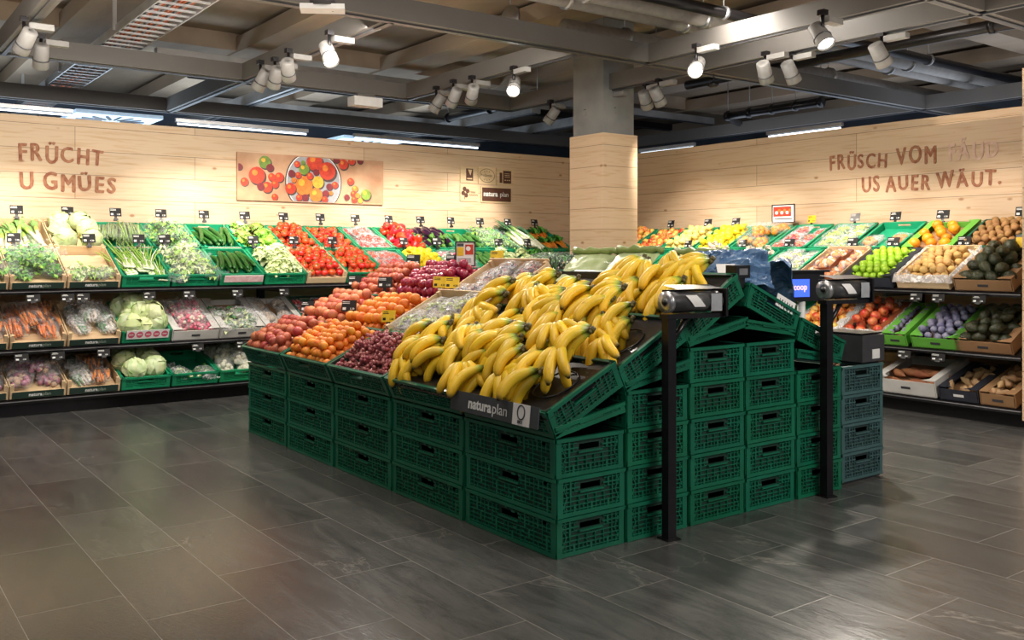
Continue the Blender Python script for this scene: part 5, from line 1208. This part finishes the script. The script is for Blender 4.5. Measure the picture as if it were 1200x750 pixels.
def rollstand(x, y, h, lab, tilt=0):
    m = MB().box((0, 0, h/2), (.042, .042, h), 'blackmetal'); base = MB().box((0, 0, .003), (.07, .07, .006), 'blackmetal')
    arm = MB().box((.13, 0, h-.005), (.32, .05, .02), 'blackmetal'); arm.box((.28, .0, h+.05), (.012, .09, .12), 'blackmetal'); arm.tube([(-.03, 0, h+.055), (.29, 0, h+.055)], .012, 'blackmetal', 8); arm.tube([(.0, 0, h*.86), (.10, 0, h-.01)], .012, 'blackmetal', 8)
    cl = MB().box((.03, .03, h*.62), (.10, .012, .012), 'blackmetal')
    cut = MB().box((.14, .045, h+.07), (.26, .02, .07), 'blackmetal'); cut.add([(.02, -.03, h+.11), (.27, -.03, h+.11), (.27, .06, h+.125), (.02, .06, h+.125)], [(0, 1, 2, 3)], 'blackmetal')
    put(rec('bag_roll_stand', m.mesh('bag_roll_stand'), [kid('base_plate', base.mesh('base_plate')), kid('roll_arm', arm.mesh('roll_arm')), kid('tear_guard', cut.mesh('tear_guard')), kid('bracket', cl.mesh('bracket'))]), T(x, y, 0) @ Rz(tilt), 'slim black post with a bag roll holder, '+lab, 'stand')
    rl = MB(); rl.tube([(.0, 0, 0), (.26, 0, 0)], .044, 'bagroll', 20, cap=True); ring = MB(); ring.lathe([(.018, 0), (.046, 0), (.046, .02), (.018, .02), (.018, 0)], 'silver', 22); hole = MB().disc((0, 0, 0), .019, 'black', 16)
    put(rec('bag_roll', rl.mesh('bag_roll'), [kid('end_ring', ring.mesh('end_ring'), T(-.022, 0, 0) @ Ry(90)), kid('core', hole.mesh('core'), T(-.004, 0, 0) @ Ry(-90)),
        kid('loose_bag', MB().grid(lambda u, v: (.05+.06*u+.05*v, -.046-.004*math.sin(v*3), .03-.05*v), 3, 5, 'paper').mesh('loose_bag')), kid('printed_sheet', MB().grid(lambda u, v: (.19+.06*u, -.0465, .035-.075*v), 2, 5, 'dishgrey').mesh('printed_sheet'))]),
        T(x, y, h+.055) @ Rz(tilt), 'roll of produce bags with silver end ring on the '+('near' if x < 3.5 else 'far')+' black post', 'bag roll')
M['bagroll'] = mat('black_wrapped_roll', (.035, .033, .035), (.07, .07, .07), .3, 6, .3)
rollstand(2.955, 2.585, .94, 'standing nearest before the second crate stack', -8)
rollstand(4.12, 2.605, .965, 'standing before the fifth crate stack', -8)

# ------------------------------------------------------------------ spotlights
def ray(px, py, z):
    s = (px-CX)/F_PX; t = F_PX*(EYE-z)/(py-HY)
    return Vector((0, 0, z)) + (FW+RT*s)*t
def spotlight(px, py, target, lit, lab, power=None, z=2.60, size=70, r=.05):
    p = ray(px, py, z); tgt = Vector(target); d = (tgt-p).normalized()
    q = d.to_track_quat('-Z', 'Y').to_matrix().to_4x4(); Y = T(*p) @ q
    body = MB().lathe([(.040, .12), (.050, .115), (.053, .03), (.058, -.06), (.054, -.062), (.050, -.02), (.046, .11), (.02, .12)], 'spot', 20)
    body.lathe([(.0595, .006), (.0595, -.002)], 'darkgrey', 20)
    ln = MB().disc((0, 0, -.045), .052, 'lens_on' if lit else 'lens_off', 20)
    dv = MB().box((.11, 0, .0), (.16, .06, .04), 'spot'); st_ = MB().box((0, 0, .04), (.05, .05, .035), 'blackmetal'); st_.tube([(0, 0, .03), (0, 0, -.10)], .012, 'blackmetal', 8)
    o = bpy.data.objects.new('spotlight', None); COL.objects.link(o); o.empty_display_size = .05
    o.matrix_world = T(p.x, p.y, p.z); o['label'] = lab; o['category'] = 'spotlight'
    for nm, mm, XX in (('lamp_head', body, q), ('driver_box', dv, T(0, 0, .13) @ Rz(-90 if abs(d.x) > abs(d.y) else 0)), ('bracket', st_, T(0, 0, .13))):
        c = bpy.data.objects.new(nm, mm.mesh(nm)); COL.objects.link(c); c.parent = o; c.matrix_local = XX
        if nm == 'lamp_head':
            e = bpy.data.objects.new('lens', ln.mesh('lens')); COL.objects.link(e); e.parent = c
            if lit: e['label'] = 'brightly lit lens'
    if power:
        ld = bpy.data.lights.new('lamp', 'SPOT'); ld.energy = power; ld.spot_size = rad(size); ld.spot_blend = .7; ld.shadow_soft_size = r; ld.color = (1, .90, .78)
        lo = bpy.data.objects.new('lamp', ld); COL.objects.link(lo); lo.matrix_world = T(*(p+d*.09)) @ q
SP = [(28, 52, (.6, 8.1, 1.2), 0, 'upper of the two spotlights at the far left'), (48, 70, (1.4, 8.0, 1.2), 0, 'lower of the two spotlights at the far left'), (386, 66, (3.0, 4.2, .4), 1, 'lit spotlight hanging alone left of the long pipe rail'),
      (305, 97, (2.6, 8.1, 1.2), 0, 'left of three spotlights above the tomato picture'), (322, 94, (3.2, 8.1, 1.3), 0, 'middle of three spotlights above the tomato picture'), (338, 85, (4.0, 8.1, 1.2), 0, 'right of three spotlights above the tomato picture'),
      (602, 103, (3.4, 4.6, .8), 1, 'lit spotlight in the centre left of the column'), (511, 124, (4.4, 8.1, 1.2), 0, 'left of three spotlights in the centre'), (531, 117, (5.0, 8.1, 1.3), 0, 'middle of three spotlights in the centre'), (553, 113, (5.6, 8.1, 1.2), 0, 'right of three spotlights in the centre'),
      (645, 138, (6.0, 8.1, 1.4), 0, 'small spotlight just left of the column'), (690, 130, (6.22, 6.5, 1.5), 0, 'left spotlight in front of the column head'), (716, 128, (6.6, 6.28, 1.5), 0, 'right spotlight in front of the column head'),
      (757, 120, (7.6, 6.4, 1.2), 0, 'left of two spotlights right of the column head'), (772, 116, (7.6, 5.8, 1.2), 0, 'right of two spotlights right of the column head'), (816, 80, (3.3, 3.4, .9), 1, 'lit spotlight tilted over the bananas'),
      (897, 88, (7.6, 5.0, 1.2), 0, 'left of two spotlights over the right display'), (928, 88, (7.6, 4.4, 1.2), 0, 'right of two spotlights over the right display'), (964, 45, (4.9, 1.6, .0), 1, 'lit spotlight hanging nearest at the upper right'), (1033, 68, (7.6, 3.5, 1.2), 0, 'tilted spotlight alone at the upper right')]
for px, py, t, lit, l in SP:
    e = EN_LIT if (lit and 'nearest' not in l) else (EN_NEAR if lit else EN)
    spotlight(px, py, t, lit, l, power=e*(1.0), z=2.62, size=62 if not lit else (105 if 'nearest' in l else 70))
# emergency lamp, small boxes
p = ray(378, 14, 2.62); m = MB().lathe([(.04, .12), (.075, .1), (.08, .03)], 'darkgrey', 20); q = MB().box((0, 0, .02), (.26, .12, .03), 'white'); q.disc((.06, 0, .003), .006, 'stemgreen', 8)
put(rec('emergency_lamp', m.mesh('emergency_lamp'), [kid('cover', q.mesh('cover'))]), T(*p) @ Rz(-30), 'flat white emergency lamp hanging at the top left of centre', 'lamp')
p = ray(428, 120, 2.70); solo('junction_box', MB().box((0, 0, 0), (.32, .14, .09), 'white').box((0, 0, .06), (.2, .05, .04), 'rail'), 'long white box under the ceiling rail above the picture', 'junction box', T(*p))
p = ray(836, 100, 2.7); m = MB().tube([(0, 0, 0), (0, 0, .25)], .006, 'blackmetal', 6); m.lathe([(.03, -.02), (.05, 0), (.03, .03)], 'blackmetal', 12)
solo('ceiling_sensor', m, 'tiny black sensor hanging near the lit spotlight on the right', 'sensor', T(*p))

# ------------------------------------------------------------------ light
def fill_area(loc, tgt, sx, sy, e, col):
    ld = bpy.data.lights.new('fill_area', 'AREA'); ld.shape = 'RECTANGLE'; ld.size = sx; ld.size_y = sy; ld.energy = e; ld.color = col
    o = bpy.data.objects.new('fill_area', ld); COL.objects.link(o); o.location = loc
    o.rotation_euler = (Vector(tgt)-Vector(loc)).to_track_quat('-Z', 'Y').to_euler()
for a in FILL_AREAS: fill_area(*a)
w = bpy.data.worlds.new('world'); sc.world = w; w.use_nodes = True
w.node_tree.nodes['Background'].inputs[0].default_value = (*WORLD[0], 1); w.node_tree.nodes['Background'].inputs[1].default_value = WORLD[1]
sc.view_settings.view_transform = 'Standard'; sc.view_settings.look = 'None'; sc.view_settings.exposure = EXPO
try:
    sc.cycles.max_bounces = 8; sc.cycles.transparent_max_bounces = 16; sc.cycles.sample_clamp_indirect = 4; sc.cycles.use_denoising = True; sc.cycles.caustics_reflective = False; sc.cycles.caustics_refractive = False
except Exception: pass
